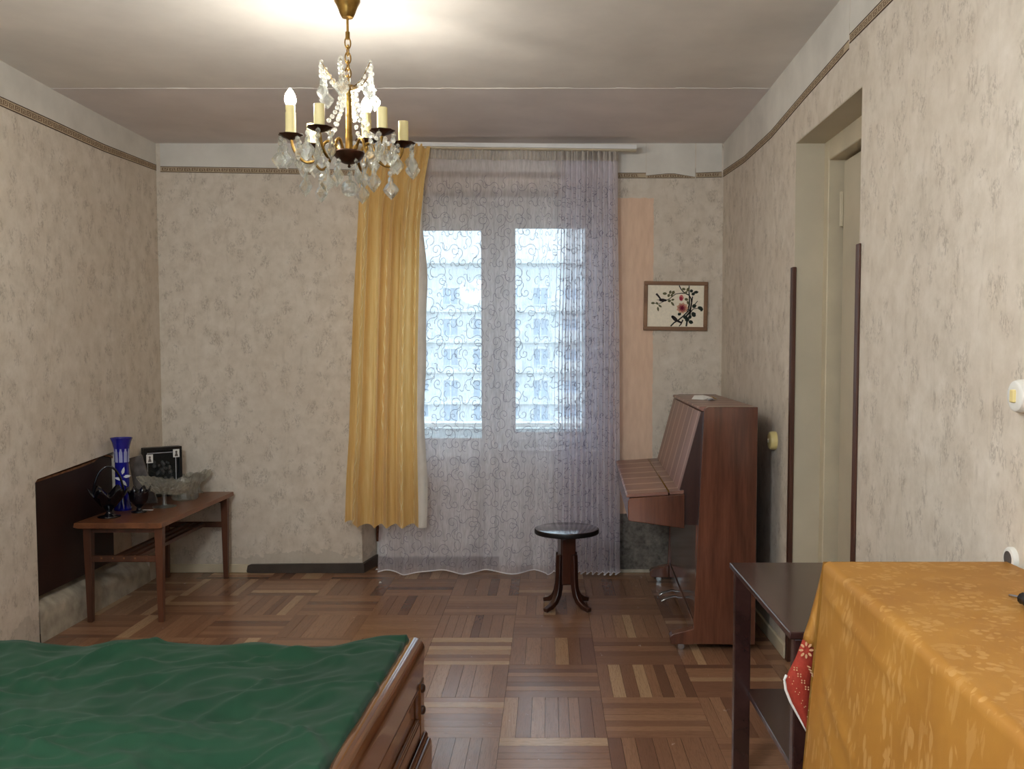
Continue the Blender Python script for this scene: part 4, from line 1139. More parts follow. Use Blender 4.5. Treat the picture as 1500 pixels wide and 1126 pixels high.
for y in (LY0, LY1):
    cr = wbuild(MB().box((LX0 + 0.012, y - 0.009, zc - 0.016), (LX1 - 0.012, y + 0.009, zc + 0.016)), 'cross_rail', M['tableleg'], ct, bevel=0.003)
    if y == LY0:
        pg = MB()
        for k in range(6):
            x = LX0 + 0.06 + k * 0.055
            pg.box((x, y - 0.0105, zc + 0.0), (x + 0.008, y - 0.0085, zc + 0.007))
        wbuild(pg, 'peg_hole', M['boardedge'], cr, kind='stuff')
xm = (LX0 + LX1) / 2
for dx in (-0.05, 0.0, 0.05):
    wbuild(MB().box((xm + dx - 0.012, LY0 + 0.009, zc - 0.008), (xm + dx + 0.012, LY1 - 0.009, zc + 0.012)), 'shelf_slat', M['tableleg'], ct, bevel=0.002)

# dark headboard standing in the niche
hb = thing('headboard', 'dark varnished bed headboard with worn edge standing in the wall niche', 'headboard', (XL - 0.04, yn0 + 0.38, 0.2))
yb0, yb1 = yn0 + 0.006, yn0 + 0.772
prof = [(yb0, 0.206), (yb1, 0.206), (yb1, 0.762), (yb1 - 0.03, 0.772), (yb1 - 0.08, 0.780), (yb1 - 0.10, 0.790), (yb1 - 0.115, 0.800), (yb1 - 0.13, 0.788), (yb1 - 0.20, 0.765), (yb1 - 0.36, 0.752), (yb0 + 0.03, 0.735), (yb0 + 0.008, 0.728), (yb0, 0.712)]
wbuild(MB().prism(prof, 'x', XL - 0.045, XL - 0.022), 'panel', M['board'], hb, bevel=0.003)
q = MB()
n = len(prof)
top = prof[2:]
for (p0, p1) in zip(top, top[1:]):
    q.hexa([(XL - 0.050, p0[0], p0[1] + 0.000), (XL - 0.016, p0[0], p0[1]), (XL - 0.016, p1[0], p1[1]), (XL - 0.050, p1[0], p1[1]),
            (XL - 0.050, p0[0], p0[1] + 0.010), (XL - 0.016, p0[0], p0[1] + 0.010), (XL - 0.016, p1[0], p1[1] + 0.010), (XL - 0.050, p1[0], p1[1] + 0.010)])
wbuild(q, 'worn_edge', M['boardedge'], hb)

tp = lambda px, py: P(px, py, Z=TZ)
GZ = TZ + 0.0005
# cobalt vase
p = P(177.5, 640, Y=4.78); p.z = TZ
v = thing('cobalt_vase', 'tall cobalt blue glass vase with flared rim and white flower', 'vase', (p.x, p.y, GZ))
s = p.y / F
hh = P(177, 641, Y=p.y).z - TZ
pr_ = [(12 * s, 0), (12.5 * s, 0.008), (11 * s, 0.02), (9.5 * s, 0.05), (9.6 * s, hh * 0.55), (9.6 * s, hh * 0.72), (10.5 * s, hh * 0.84), (13 * s, hh * 0.94), (15.6 * s, hh), (15.0 * s, hh), (12 * s, hh * 0.94), (9 * s, hh * 0.82), (8.6 * s, hh * 0.6), (8 * s, 0.03)]
vb = MB().lathe(pr_, 40).build('body', M['blueglass'], v, smooth='auto')
q = MB()
for k in range(10):
    a = 2 * PI * k / 10
    ca, sa_ = math.cos(a), math.sin(a)
    rr = 9.75 * s
    z0, z1 = hh * 0.665, hh * 0.85
    pts = []
    for i in range(9):
        tt = i / 8; z = z0 + (z1 - z0) * tt
        w_ = 2.3 * s * (1 if tt < 0.85 else 0.55)
        r2 = rr + (0.9 * s * max(0, (z / hh - 0.72) / 0.12)) * 1.0
        for sg in (-1, 1): pts.append((ca * r2 - sa_ * w_ * sg, sa_ * r2 + ca * w_ * sg, z))
    q.add(pts, [(2 * i, 2 * i + 1, 2 * i + 3, 2 * i + 2) for i in range(8)])
q.build('cut_flute', M['bluecut'], v, solid=0.001)
q = MB()
for (ox, oz, ang) in ((0.020, 0.205, 1.3), (0.002, 0.168, 2.9), (0.035, 0.180, 0.2), (0.022, 0.150, -0.9)):
    pts = [(ox + 0.026 * math.cos(ang) * a_ - 0.010 * math.sin(ang) * b2, -10.2 * s - 0.002 + 0.25 * ox, oz + 0.026 * math.sin(ang) * a_ + 0.010 * math.cos(ang) * b2) for a_, b2 in ((-0.6, 0), (-0.1, 0.8), (0.5, 0.6), (1, 0), (0.5, -0.6), (-0.1, -0.8))]
    q.add(pts, [tuple(range(6))])
q.build('enamel_flower', M['flowerwhite'], v, solid=0.0012)

def ruffle(amp, lob, k0):
    def f(k, t_, r_, z_):
        w_ = max(0, k - k0) / 4.0
        return (r_ * (1 + 0.10 * w_ * math.cos(lob * t_ + 0.6)), z_ + amp * w_ * math.cos(lob * t_ + 0.6))
    return f
# black glass basket with handle
p = tp(160, 757); s = p.y / F * 0.88
v = thing('black_glass_basket', 'black glass basket with ruffled rim and tall arched handle', 'glass basket', (p.x, p.y, GZ), 0.5)
prof = [(18 * s, 0), (18 * s, 0.004), (8 * s, 0.012), (4 * s, 0.022), (5 * s, 0.036), (12 * s, 0.055), (20 * s, 0.085), (25 * s, 0.112), (30 * s, 0.128), (29 * s, 0.130), (23 * s, 0.110), (17 * s, 0.085), (8 * s, 0.060)]
MB().lathe(prof, 64, wob=lambda k, t_, r_, z_: (r_ * (1 + (0.10 * math.cos(6 * t_) if 6 <= k <= 10 else 0)), z_ + (0.022 * math.cos(6 * t_) * min(1, (k - 5) / 3) if 6 <= k <= 10 else 0))).build('bowl', M['darkglass'], v, smooth=True)
MB().tube([(27 * s * math.cos(a) * 0.85, 0, 0.105 + 0.150 * math.sin(a)) for a in [PI * i / 24 for i in range(25)]], 0.0055, 10).build('handle', M['darkglass'], v, smooth=True)
# second black glass piece behind
p = tp(204, 750); s = p.y / F * 0.85
v = thing('black_glass_goblet', 'black glass footed bowl standing just behind the handled basket', 'glass bowl', (p.x, p.y, GZ))
prof = [(13 * s, 0), (13 * s, 0.004), (5 * s, 0.010), (3.5 * s, 0.025), (9 * s, 0.040), (15 * s, 0.065), (16 * s, 0.095), (20 * s, 0.120), (19.3 * s, 0.121), (14 * s, 0.095), (6 * s, 0.050)]
MB().lathe(prof, 48, wob=lambda k, t_, r_, z_: (r_ * (1 + (0.07 * math.cos(8 * t_) if 6 <= k <= 9 else 0)), z_ + (0.012 * math.cos(8 * t_) if 7 <= k <= 9 else 0))).build('bowl', M['darkglass'], v, smooth=True)
# grey marbled picture board leaning
p0, p1 = tp(201, 738), tp(225, 736)
gb = thing('grey_album', 'grey marbled album leaning upright behind the glass cake stand', 'album', ((p0.x + p1.x) / 2 + 0.01, p0.y + 0.02, GZ), 0.15)
hw, lean = (p1 - p0).length / 2 + 0.012, 0.10
def slab(h0, h1, w0, w1, t0, t1):
    return MB().hexa([(-w0 - 0.0, t0 + h0 * lean, h0), (w0, t0 + h0 * lean, h0), (w0, t1 + h0 * lean, h0), (-w0, t1 + h0 * lean, h0), (-w1 - 0.045, t0 + h1 * lean, h1), (w1 - 0.085, t0 + h1 * lean, h1 + 0.02), (w1 - 0.085, t1 + h1 * lean, h1 + 0.02), (-w1 - 0.045, t1 + h1 * lean, h1)])
slab(0.0, 0.245, hw, hw, 0.0, 0.018).build('cover', M['greybook'], gb, bevel=0.002)
slab(0.01, 0.235, hw * 0.92, hw * 0.90, 0.018, 0.026).build('pages', M['paper'], gb)
# black box frame with two little portraits
p = P(238, 722, Z=TZ)
p = P(240, 700, Y=5.22)
bx = thing('black_box_frame', 'deep black picture frame with two small portrait photos in its corners', 'picture frame', (p.x, p.y, GZ), 0.72)
s = bx.location.y / F
W2, H2, TH = 0.106, 0.285, 0.06
q = MB(); frame_rect(q, -W2, W2, 0.0, H2, 0.018, 0.0, TH)
q.build('frame', M['black'], bx, bevel=0.002)
MB().box((-W2 + 0.018, 0.020, 0.018), (W2 - 0.018, 0.026, H2 - 0.018)).build('backing', M['dark'], bx)
fl = MB()
for k in range(46):                                     # dried flower relief behind the glass
    x, z = R.uniform(-0.055, 0.05), 0.03 + 0.17 * R.random() ** 1.4
    r = R.uniform(0.005, 0.012)
    fl.ball((x, 0.017, z), r, 6, 4, 1.2)
fl.build('flower_relief', M['greybook'], bx, kind='stuff')
MB().box((-W2 + 0.018, 0.006, 0.018), (W2 - 0.018, 0.009, H2 - 0.018)).build('glass', M['pictureglass'], bx)
q = MB(); frame_rect(q, -W2 + 0.018, W2 - 0.034, 0.02, H2 - 0.03, 0.0025, 0.003, 0.0055); q.build('inner_line', M['flowerwhite'], bx)
for (x0, z0, w_, h_) in ((-W2 + 0.012, H2 - 0.085, 0.036, 0.048), (W2 - 0.052, H2 - 0.062, 0.036, 0.046)):
    ph_ = MB().box((x0, -0.003, z0), (x0 + w_, -0.001, z0 + h_)).build('portrait_photo', M['paper'], bx)
    q = MB().add([(x0 + w_ * 0.5 + w_ * 0.17 * math.cos(a), -0.0036, z0 + h_ * 0.66 + h_ * 0.17 * math.sin(a)) for a in [2 * PI * i / 10 for i in range(10)]], [tuple(range(10))])
    q.add([(x0 + w_ * 0.36, -0.0036, z0 + h_ * 0.5), (x0 + w_ * 0.64, -0.0036, z0 + h_ * 0.5), (x0 + w_ * 0.78, -0.0036, z0 + h_ * 0.12), (x0 + w_ * 0.22, -0.0036, z0 + h_ * 0.12)], [(0, 1, 2, 3)])
    q.build('portrait_print', M['greybook'], ph_, solid=0.0004)
# pressed-glass cake stand, tilted plate
p = tp(241, 742); s = p.y / F * 0.88
v = thing('glass_cake_stand', 'clear pressed glass cake stand on a stem at the table middle', 'cake stand', (p.x, p.y, GZ), 0.2)
MB().lathe([(19 * s, 0.0), (19 * s, 0.003), (10 * s, 0.006), (4 * s, 0.012), (3.2 * s, 0.020), (3.6 * s, 0.06), (3.2 * s, 0.072)], 40).build('foot', M['tableglass'], v, smooth='auto')
def swirl(k, t_, r_, z_):
    return (r_ * (1 + (0.016 * math.cos(24 * t_ + k * 1.1))), z_ + (0.004 * math.cos(24 * t_ + k * 1.1)) + 0.34 * max(0.0, r_ - 0.03) * (-math.cos(t_)) )
MB().lathe([(4 * s, 0.073), (14 * s, 0.076), (26 * s, 0.086), (36 * s, 0.106), (42 * s, 0.128), (41 * s, 0.130), (34 * s, 0.110), (25 * s, 0.092), (12 * s, 0.082), (3 * s, 0.080)], 112, wob=swirl).build('plate', M['tableglass'], v, smooth='auto')
# cut crystal bowl
p = tp(266, 731); s = p.y / F
v = thing('crystal_bowl', 'low cut crystal bowl with slanted ribs beside the cake stand', 'bowl', (p.x + 0.02, p.y, GZ))
def ribs(k, t_, r_, z_):
    return (r_ * (1 + 0.03 * math.cos(18 * t_ + k * 0.8)), z_ + (0.006 * math.cos(9 * t_) if k in (4, 5) else 0))
MB().lathe([(16 * s, 0.0), (18.5 * s, 0.012), (18 * s, 0.035), (19 * s, 0.070), (25 * s, 0.110), (24 * s, 0.111), (17.5 * s, 0.070), (16.5 * s, 0.035), (14 * s, 0.012)], 90, wob=ribs).build('body', M['tableglass'], v, smooth='auto')
# footed crystal dish
p = tp(289, 722); s = min(p.y, 5.36) / F
v = thing('footed_glass_dish', 'small footed crystal dish with wavy rim at the far table end', 'dish', (p.x, min(p.y, D - 0.10), GZ))
def wav(k, t_, r_, z_):
    return (r_ * (1 + 0.06 * math.cos(14 * t_)), z_ + (0.010 * math.cos(5 * t_) + 0.16 * r_ * math.cos(t_) if k >= 5 else 0))
MB().lathe([(9 * s, 0.0), (9 * s, 0.003), (5 * s, 0.015), (2.6 * s, 0.045), (3.5 * s, 0.06), (11 * s, 0.075), (17 * s, 0.095), (20 * s, 0.118), (19.2 * s, 0.119), (15 * s, 0.097), (3 * s, 0.072)], 70, wob=wav).build('body', M['tableglass'], v, smooth='auto')
# stray slips of paper on the table
p = tp(213, 747)
tag(MB().box((p.x - 0.04, p.y - 0.004, GZ), (p.x + 0.04, p.y + 0.004, GZ + 0.002)).build('paper_strip', M['paper']), 'thin white paper strip lying at the front of the coffee table', 'paper strip')
p = tp(195, 735)
tag(MB().box((p.x - 0.012, p.y - 0.006, GZ), (p.x + 0.012, p.y + 0.006, GZ + 0.004)).build('plastic_cap', M['white']), 'tiny white cap lying behind the black glass basket', 'cap')

# ================================================================ PICTURE ON THE BACK WALL
YPI = D - 0.022
f0, f1 = P(943, 484, Y=YPI), P(1037, 412, Y=YPI)
pc = thing('flower_picture', 'silk picture of bird and pink peony in light brown frame', 'picture', ((f0.x + f1.x) / 2, D - 0.011, (f0.z + f1.z) / 2))
pc.rotation_euler = (0, 0.012, 0)
PW, PH = (f1.x - f0.x) / 2, (f1.z - f0.z) / 2
q = MB(); frame_rect(q, -PW, PW, -PH, PH, 0.0225, -0.011, 0.009); q.build('frame', M['picframe'], pc, bevel=0.003)
can = MB().box((-PW + 0.02, -0.004, -PH + 0.02), (PW - 0.02, 0.004, PH - 0.02)).build('silk', M['silk'], pc)
def pl(x, y):                    # from the 1408 x 1126 close-up of the frame to picture coordinates
    return ((x - 700) / 1100 * 2 * PW, (566 - y) / 840 * 2 * PH)
def stroke(mb, pts, w0, w1=None, off=0.0048):
    w1 = w0 if w1 is None else w1
    P2 = [pl(*p) for p in pts]; vs = []
    m = len(P2)
    for i, p in enumerate(P2):
        a, b = P2[max(i - 1, 0)], P2[min(i + 1, m - 1)]
        dx, dy = b[0] - a[0], b[1] - a[1]; l = math.hypot(dx, dy) or 1
        wd = (w0 + (w1 - w0) * i / (m - 1)) * 0.85
        for s_ in (-1, 1): vs.append((p[0] - s_ * dy / l * wd, -off, p[1] + s_ * dx / l * wd))
    mb.add(vs, [(2 * i, 2 * i + 1, 2 * i + 3, 2 * i + 2) for i in range(m - 1)])
def blob(mb, x, y, lx, ly, ang, off=0.0052, n=10, point=0.5):
    c = pl(x, y); k = 2 * PW / 1100
    pts = []
    for i in range(n):
        t_ = 2 * PI * i / n
        a, b = 1.2 * lx * k * math.cos(t_), 1.25 * ly * k * math.sin(t_) * (1 - point * (math.cos(t_) > 0.6))
        pts.append((c[0] + a * math.cos(ang) - b * math.sin(ang), -off, c[1] + a * math.sin(ang) + b * math.cos(ang)))
    mb.add(pts, [tuple(range(n))])
tw = MB()
stroke(tw, [(755, 215), (780, 265), (820, 315), (870, 350), (930, 380), (965, 440), (975, 520), (950, 620), (900, 670), (830, 740), (740, 815), (680, 850), (620, 912)], 0.0035, 0.0048)
stroke(tw, [(925, 215), (925, 320), (935, 420), (935, 540), (915, 630)], 0.003, 0.006)
stroke(tw, [(990, 400), (975, 500), (960, 600), (950, 720), (905, 800), (890, 912)], 0.004, 0.006)
stroke(tw, [(870, 350), (800, 345), (700, 358), (650, 395), (610, 430), (540, 470), (470, 500), (410, 535), (320, 520)], 0.003, 0.0018)
stroke(tw, [(960, 660), (1010, 610), (1080, 600), (1120, 590)], 0.003, 0.002)
stroke(tw, [(1030, 535), (1078, 475)], 0.003, 0.0025); stroke(tw, [(830, 800), (800, 870), (765, 912)], 0.005, 0.003)
stroke(tw, [(970, 640), (920, 700), (880, 740)], 0.008, 0.005)
tw.build('branch', M['twig'], can, solid=0.0006)
ld, lm = MB(), MB()
for (x, y, a, b, g) in ((968, 305, 26, 22, 0), (1050, 325, 36, 20, 0.1), (1000, 355, 28, 22, 0.4), (1022, 562, 34, 28, 0.3), (1130, 600, 44, 26, -0.4), (1015, 705, 34, 38, 0.6), (970, 838, 36, 26, -0.4), (770, 700, 28, 22, 0.6), (950, 750, 30, 24, 0.8), (875, 760, 42, 26, -0.5), (905, 800, 34, 26, 0.2), (888, 640, 20, 16, 0.2), (1150, 635, 14, 20, -1.0)): blob(ld, x, y, a, b, g)
for (x, y, a, b, g) in ((510, 355, 32, 18, 0), (603, 328, 26, 18, 1.3), (655, 335, 30, 22, 1.2), (578, 385, 26, 18, 1.2), (630, 380, 24, 16, 1.2), (835, 275, 28, 18, -0.2), (905, 280, 30, 18, 1.2), (592, 478, 26, 20, 0.2), (650, 458, 24, 14, 0.3), (648, 530, 38, 15, -0.9), (885, 450, 28, 20, -0.3), (310, 520, 30, 16, 0), (380, 525, 24, 14, -0.8), (432, 570, 30, 14, -0.6), (397, 622, 34, 14, -1.4), (910, 505, 16, 26, 0.3), (875, 330, 26, 14, 0.6)): blob(lm, x, y, a, b, g, 0.0050)
ld.build('dark_leaf', M['leafdark'], can, solid=0.0006, kind='stuff'); lm.build('olive_leaf', M['leafmid'], can, solid=0.0006, kind='stuff')
rp_, rr_, rd_ = MB(), MB(), MB()
for k in range(9):
    a = 2 * PI * k / 9; blob(rp_, 815 + 62 * math.cos(a), 600 - 56 * math.sin(a), 36, 26, a, 0.0054)
for k in range(7):
    a = 2 * PI * k / 7 + 0.3; blob(rr_, 815 + 34 * math.cos(a), 600 - 32 * math.sin(a), 30, 20, a, 0.0060)
rbud = MB(); blob(rbud, 798, 425, 34, 42, 0, 0.0060); rbud.build('bud', M['rose'], can, solid=0.0006)
for k in range(5):
    a = 2 * PI * k / 5; blob(rd_, 812 + 16 * math.cos(a), 596 - 20 * math.sin(a), 18, 10, a, 0.0066)
blob(rd_, 798, 440, 14, 32, 0.2, 0.0066); blob(rd_, 775, 440, 9, 28, 0.1, 0.0066)
rp_.build('pale_petal', M['rosepale'], can, solid=0.0006, kind='stuff'); rr_.build('petal', M['rose'], can, solid=0.0006, kind='stuff'); rd_.build('inner_petal', M['rosedeep'], can, solid=0.0006, kind='stuff')
bd = MB()
blob(bd, 475, 468, 58, 22, -0.05, 0.0058); blob(bd, 525, 470, 20, 15, 0, 0.0058); stroke(bd, [(440, 455), (400, 400), (360, 358)], 0.005, 0.007, 0.0058); stroke(bd, [(450, 465), (370, 464)], 0.003, 0.001, 0.0058)
blob(bd, 690, 785, 66, 26, -0.75, 0.0058); blob(bd, 650, 752, 20, 18, 0, 0.0058); stroke(bd, [(720, 812), (770, 835), (815, 855)], 0.008, 0.006, 0.0058)
bd.build('bird', M['bird'], can, solid=0.0006)

# ================================================================ SWITCHES AND SOCKETS ON THE RIGHT WALL
def wall_disc(name, label, cat, px, py, r, dep, mat, extra=None):
    p = P(px, py, X=XR)
    t_ = thing(name, label, cat, tuple(p)); t_.rotation_euler = (0, -PI / 2, 0)   # local z points into the room
    MB().lathe([(r, 0), (r, dep * 0.6), (r * 0.92, dep * 0.9), (r * 0.8, dep), (r * 0.55, dep)], 36).build('cover', mat, t_, smooth='auto')
    if extra: extra(t_)
def ext_sw(t_): MB().box((-0.014, -0.009, 0.024), (0.014, 0.009, 0.034)).build('rocker', M['ivory'], t_, bevel=0.003)
def ext_so(t_):
    MB().lathe([(0.017, 0.0126), (0.017, 0.0122)], 24).build('socket_well', M['greybook'], t_)  # flat grey disc, the shade of the hole is in its colour
def ext_old(t_): MB().lathe([(0.010, 0.032), (0.010, 0.036), (0.006, 0.038)], 16).build('screw_cap', M['oldpaint'], t_, smooth='auto')
wall_disc('light_switch', 'round white light switch on the wallpaper at the right edge', 'switch', 1504, 580, 0.036, 0.028, M['white'], ext_sw)
wall_disc('wall_socket', 'white round wall socket just above the gold tablecloth', 'socket', 1484, 818, 0.026, 0.012, M['white'], ext_so)
wall_disc('junction_box', 'yellowed round junction cap on the wall beside the piano', 'junction box', 1136, 645, 0.042, 0.03, M['ivory'], ext_old)

# ================================================================ BED AND GREEN BLANKET
HB = 0.55
fa, fb = P(611, 934, Z=HB), P(497, 1126, Z=HB)
ang = math.atan2(fa.x - fb.x, fa.y - fb.y)
org = P(622, 960, Y=fa.y + 0.0)
bd_ = thing('bed', 'walnut bed with lacquered footboard under a green blanket', 'bed', (org.x, fa.y + 0.01, 0), -ang)
BL, BW = 1.86, 1.50
BL = min(BL, org.x - XL - 0.06)
prof = [(-0.052, 0.43), (-0.006, 0.43), (-0.001, 0.50)] + [(-0.029 + 0.030 * math.cos(a), 0.515 + 0.035 * math.sin(a)) for a in [PI * k / 12 for k in range(13)]] + [(-0.056, 0.50)]
fbd = MB().box((-0.040, -BW + 0.05, 0.30), (-0.018, -0.05, 0.47)).build('footboard', M['bedz'], bd_)
def roundend(u, v): pass
top = MB().prism(prof, 'y', -BW, 0.0).build('top_rail', M['bed'], fbd, bevel=0.006, seg=3)
MB().box((-0.052, -0.055, 0.08), (-0.003, 0.0, 0.44)).build('post', M['bed'], fbd, bevel=0.004)
MB().box((-0.052, -BW, 0.08), (-0.003, -BW + 0.055, 0.44)).build('post', M['bed'], fbd, bevel=0.004)
MB().box((-0.050, -BW + 0.05, 0.24), (-0.005, -0.05, 0.335)).build('lower_rail', M['bed'], fbd, bevel=0.004)
q = MB()
q.box((-0.018, -BW + 0.055, 0.337), (-0.006, -0.055, 0.345)).box((-0.018, -BW + 0.055, 0.422), (-0.006, -0.055, 0.432))
q.box((-0.018, -0.063, 0.345), (-0.006, -0.055, 0.422)).box((-0.018, -BW + 0.055, 0.345), (-0.006, -BW + 0.063, 0.422))
q.build('panel_bead', M['bed'], fbd, bevel=0.003)
q = MB().prism([(-0.003, 0.06), (0.016, 0.06), (0.016, 0.255), (0.012, 0.268), (0.006, 0.270), (0.005, 0.280), (0.000, 0.287), (-0.003, 0.287)], 'y', -BW, 0.004)
q.build('plinth_moulding', M['bed'], fbd, bevel=0.002)
for z in (P(622, 1010, Y=org.y - 0.03).z, P(622, 1042, Y=org.y - 0.03).z):
    q = MB().lathe([(0.0125, 0), (0.0125, 0.002), (0.010, 0.0055), (0.005, 0.0078), (0.001, 0.0082)], 20)
    o = q.build('bolt_cap', M['stool'], fbd, smooth='auto'); o.location = (-0.003, -0.028, z); o.rotation_euler = (0, PI / 2, 0)
MB().box((-BL, -0.045, 0.20), (-0.05, -0.015, 0.38)).build('side_rail', M['bedz'], bd_, bevel=0.004)
MB().box((-BL, -BW + 0.015, 0.20), (-0.05, -BW + 0.045, 0.38)).build('side_rail', M['bedz'], bd_, bevel=0.004)
MB().box((-BL - 0.04, -BW, 0.08), (-BL, 0.0, 0.60)).build('head_panel', M['bedz'], bd_, bevel=0.006)
for x in (-BL - 0.035, -0.05):
    for y in (-BW, -0.045): MB().box((x, y, 0.0), (x + 0.045, y + 0.045, 0.10)).build('leg', M['bed'], bd_, bevel=0.003)
MB().box((-BL + 0.005, -BW + 0.05, 0.26), (-0.056, -0.048, 0.472)).build('mattress', M['mattress'], bd_, bevel=0.03, seg=4)
def blanket_mat():
    t_ = NT('green_blanket')
    n1 = t_.noise(t_.coord(), 300, 2, 0.7); n2 = t_.noise(t_.coord(), 2.2, 4, 0.6)
    c = t_.ramp(n2, [(0.3, (19, 51, 34)), (0.7, (27, 62, 42))])
    t_.base(c, 0.8, 0.15)
    t_.b.inputs['Sheen Weight'].default_value = 0.06; t_.b.inputs['Sheen Roughness'].default_value = 0.5
    t_.bump(n1, 0.15, 0.002)
    return t_.m
M['blanket'] = blanket_mat()
creases = []
for k in range(110):
    cx, cy = -R.random() ** 0.8 * BL, -R.random() * BW
    creases.append((cx, cy, R.uniform(-0.9, 0.9) + (0.9 if R.random() < 0.25 else 0), R.uniform(0.08, 0.26), R.uniform(0.010, 0.026), R.uniform(0.004, 0.012)))
def wrinkle(x, y):
    h = 0.010 * noise.noise(Vector((x * 2.2, y * 3.2, 0.5)))
    wx, wy = x + 0.10 * noise.noise(Vector((x * 3, y * 3, 7))), y + 0.10 * noise.noise(Vector((x * 3, y * 3, 11)))
    for (sx, sy, am, sd) in ((2.5, 5.0, 0.010, 1), (5, 9, 0.011, 2), (11, 16, 0.007, 3)):
        n = abs(noise.noise(Vector((wx * sx, wy * sy, sd * 5.3))))
        h += am * 1.2 * math.exp(-(n * 2.3) ** 2)
    for (cx, cy, a, L, wd, am) in creases:
        dx, dy = x - cx, y - cy
        if abs(dx) > L * 2 or abs(dy) > L * 2: continue
        u_ = dx * math.cos(a) + dy * math.sin(a); v_ = -dx * math.sin(a) + dy * math.cos(a) + 0.25 * u_ * u_ / L
        e = (u_ / L) ** 2 + (v_ / wd) ** 2
        if e < 6: h += am * math.exp(-e)
    return h
DRP = 0.26
def blanket(u, v):
    x = -BL + 0.005 + u * (BL - 0.040)
    s = -DRP + v * (DRP + BW - 0.03)              # distance along the cloth from the far drop to the near side
    edge_dip = 0.02 * noise.noise(Vector((x * 4, 0, 3)))
    if s < 0:
        k = -s
        return (x, 0.002 + 0.018 * math.sin(min(1, k / 0.03) * PI / 2) + 0.012 * math.sin(x * 21 + 2 * noise.noise(Vector((x * 2, 0, 1)))) * min(1, k / 0.1), 0.476 - k + 0.02 + edge_dip + wrinkle(x, 0))
    h = 0.476 + wrinkle(x, -s) + edge_dip * math.exp(-s / 0.15)
    rnd = 0.020 * math.exp(-s / 0.02)
    h += 0.020 - rnd * 0.2
    near_fb = smooth(0.86, 1.0, u)
    h += near_fb * 0.040 - 0.03 * smooth(0.992, 1.0, u)
    return (x, -s, h)
q = MB().grid(blanket, 270, 240)
bk = q.build('blanket', M['blanket'], None, smooth=True)
bk.location = bd_.location; bk.rotation_euler = bd_.rotation_euler
tag(bk, 'dark green crumpled blanket spread over the bed', 'blanket')

# ================================================================ DARK LACQUERED SIDE TABLE
HT_ = 0.67
da, db = P(1072, 823.5, Z=HT_), P(1152, 925.5, Z=HT_)
sx = (da.x + db.x) / 2
st_ = thing('side_table', 'dark polished side table with low shelf beside the gold tablecloth', 'table', ((sx + XR) / 2, (da.y + db.y) / 2, 0))
y0, y1 = db.y, da.y
sx1 = XR - 0.02
wbuild(MB().box((sx, y0, HT_ - 0.018), (sx1, y1, HT_)), 'tabletop', M['lacquer'], st_, bevel=0.003)
for (x, y) in ((sx + 0.012, y0 + 0.004), (sx + 0.012, y1 - 0.034), (sx1 - 0.055, y0 + 0.004), (sx1 - 0.055, y1 - 0.034)):
    wbuild(MB().box((x, y, 0.0), (x + 0.05, y + 0.03, HT_ - 0.018)), 'leg', M['lacquer'], st_, bevel=0.003)
wbuild(MB().box((sx + 0.055, y0 + 0.008, 0.255), (sx1 - 0.04, y1 - 0.008, 0.272)), 'shelf', M['lacquer'], st_, bevel=0.002)
wbuild(MB().box((sx + 0.06, y0 + 0.012, HT_ - 0.075), (sx1 - 0.055, y0 + 0.026, HT_ - 0.018)), 'apron', M['lacquer'], st_)

# ================================================================ TABLE UNDER THE GOLD CLOTH
HC_ = 0.86
ga, gb_ = P(1206, 822, Z=HC_), P(1502, 1082, Z=HC_)
xe = lambda y: gb_.x + (ga.x - gb_.x) * (y - gb_.y) / (ga.y - gb_.y)
ye0, ye1 = 0.62, ga.y
tb = thing('dining_table', 'table hidden beneath the gold patterned tablecloth', 'table', ((ga.x + XR) / 2, (ye0 + ye1) / 2, 0))
wbuild(MB().hexa([(xe(ye0) + 0.03, ye0 + 0.03, HC_ - 0.036), (XR - 0.03, ye0 + 0.03, HC_ - 0.036), (XR - 0.03, ye1 - 0.03, HC_ - 0.036), (xe(ye1) + 0.03, ye1 - 0.03, HC_ - 0.036), (xe(ye0) + 0.03, ye0 + 0.03, HC_ - 0.010), (XR - 0.03, ye0 + 0.03, HC_ - 0.010), (XR - 0.03, ye1 - 0.03, HC_ - 0.010), (xe(ye1) + 0.03, ye1 - 0.03, HC_ - 0.010)]), 'tabletop', M['lacquer'], tb)
for (x, y) in ((xe(ye0) + 0.05, ye0 + 0.05), (xe(ye1) + 0.05, ye1 - 0.10), (XR - 0.10, ye0 + 0.05), (XR - 0.10, ye1 - 0.10)):
    wbuild(MB().box((x, y, 0), (x + 0.05, y + 0.05, HC_ - 0.036)), 'leg', M['lacquer'], tb)
def cloth_mat(name, base, dark, light, dens):
    t_ = NT(name)
    co = t_.coord('Object', (1, 1, 1))
    c = t_.ramp(t_.noise(co, 5, 4, 0.6), [(0.3, dark), (0.7, base)])
    vo = t_.node('ShaderNodeTexVoronoi', feature='F1'); mp = t_.coord('Object', (13, 13, 6.5)); t_.l.new(mp, vo.inputs['Vector']); vo.inputs['Scale'].default_value = 1.0
    leaf = t_.node('ShaderNodeTexVoronoi', feature='F1'); t_.l.new(t_.coord('Object', (60, 60, 22)), leaf.inputs['Vector']); leaf.inputs['Scale'].default_value = 1.0
    cl = t_.math('LESS_THAN', vo.outputs['Distance'], 0.42)
    lf_ = t_.maprange(leaf.outputs['Distance'], 0.50, 0.36)
    f = t_.math('MULTIPLY', cl, lf_)
    stem = t_.math('MULTIPLY', t_.maprange(t_.noise(t_.coord('Object', (30, 30, 9)), 1.0, 3, 0.6, 0.8), 0.57, 0.62), 0.55)
    f = t_.math('MAXIMUM', f, stem)
    c = t_.mix(t_.math('MULTIPLY', f, dens), c, lin(light))
    t_.base(c, 0.55, 0.3)
    t_.bump(t_.noise(co, 420, 2, 0.6), 0.12, 0.001)
    return t_.m
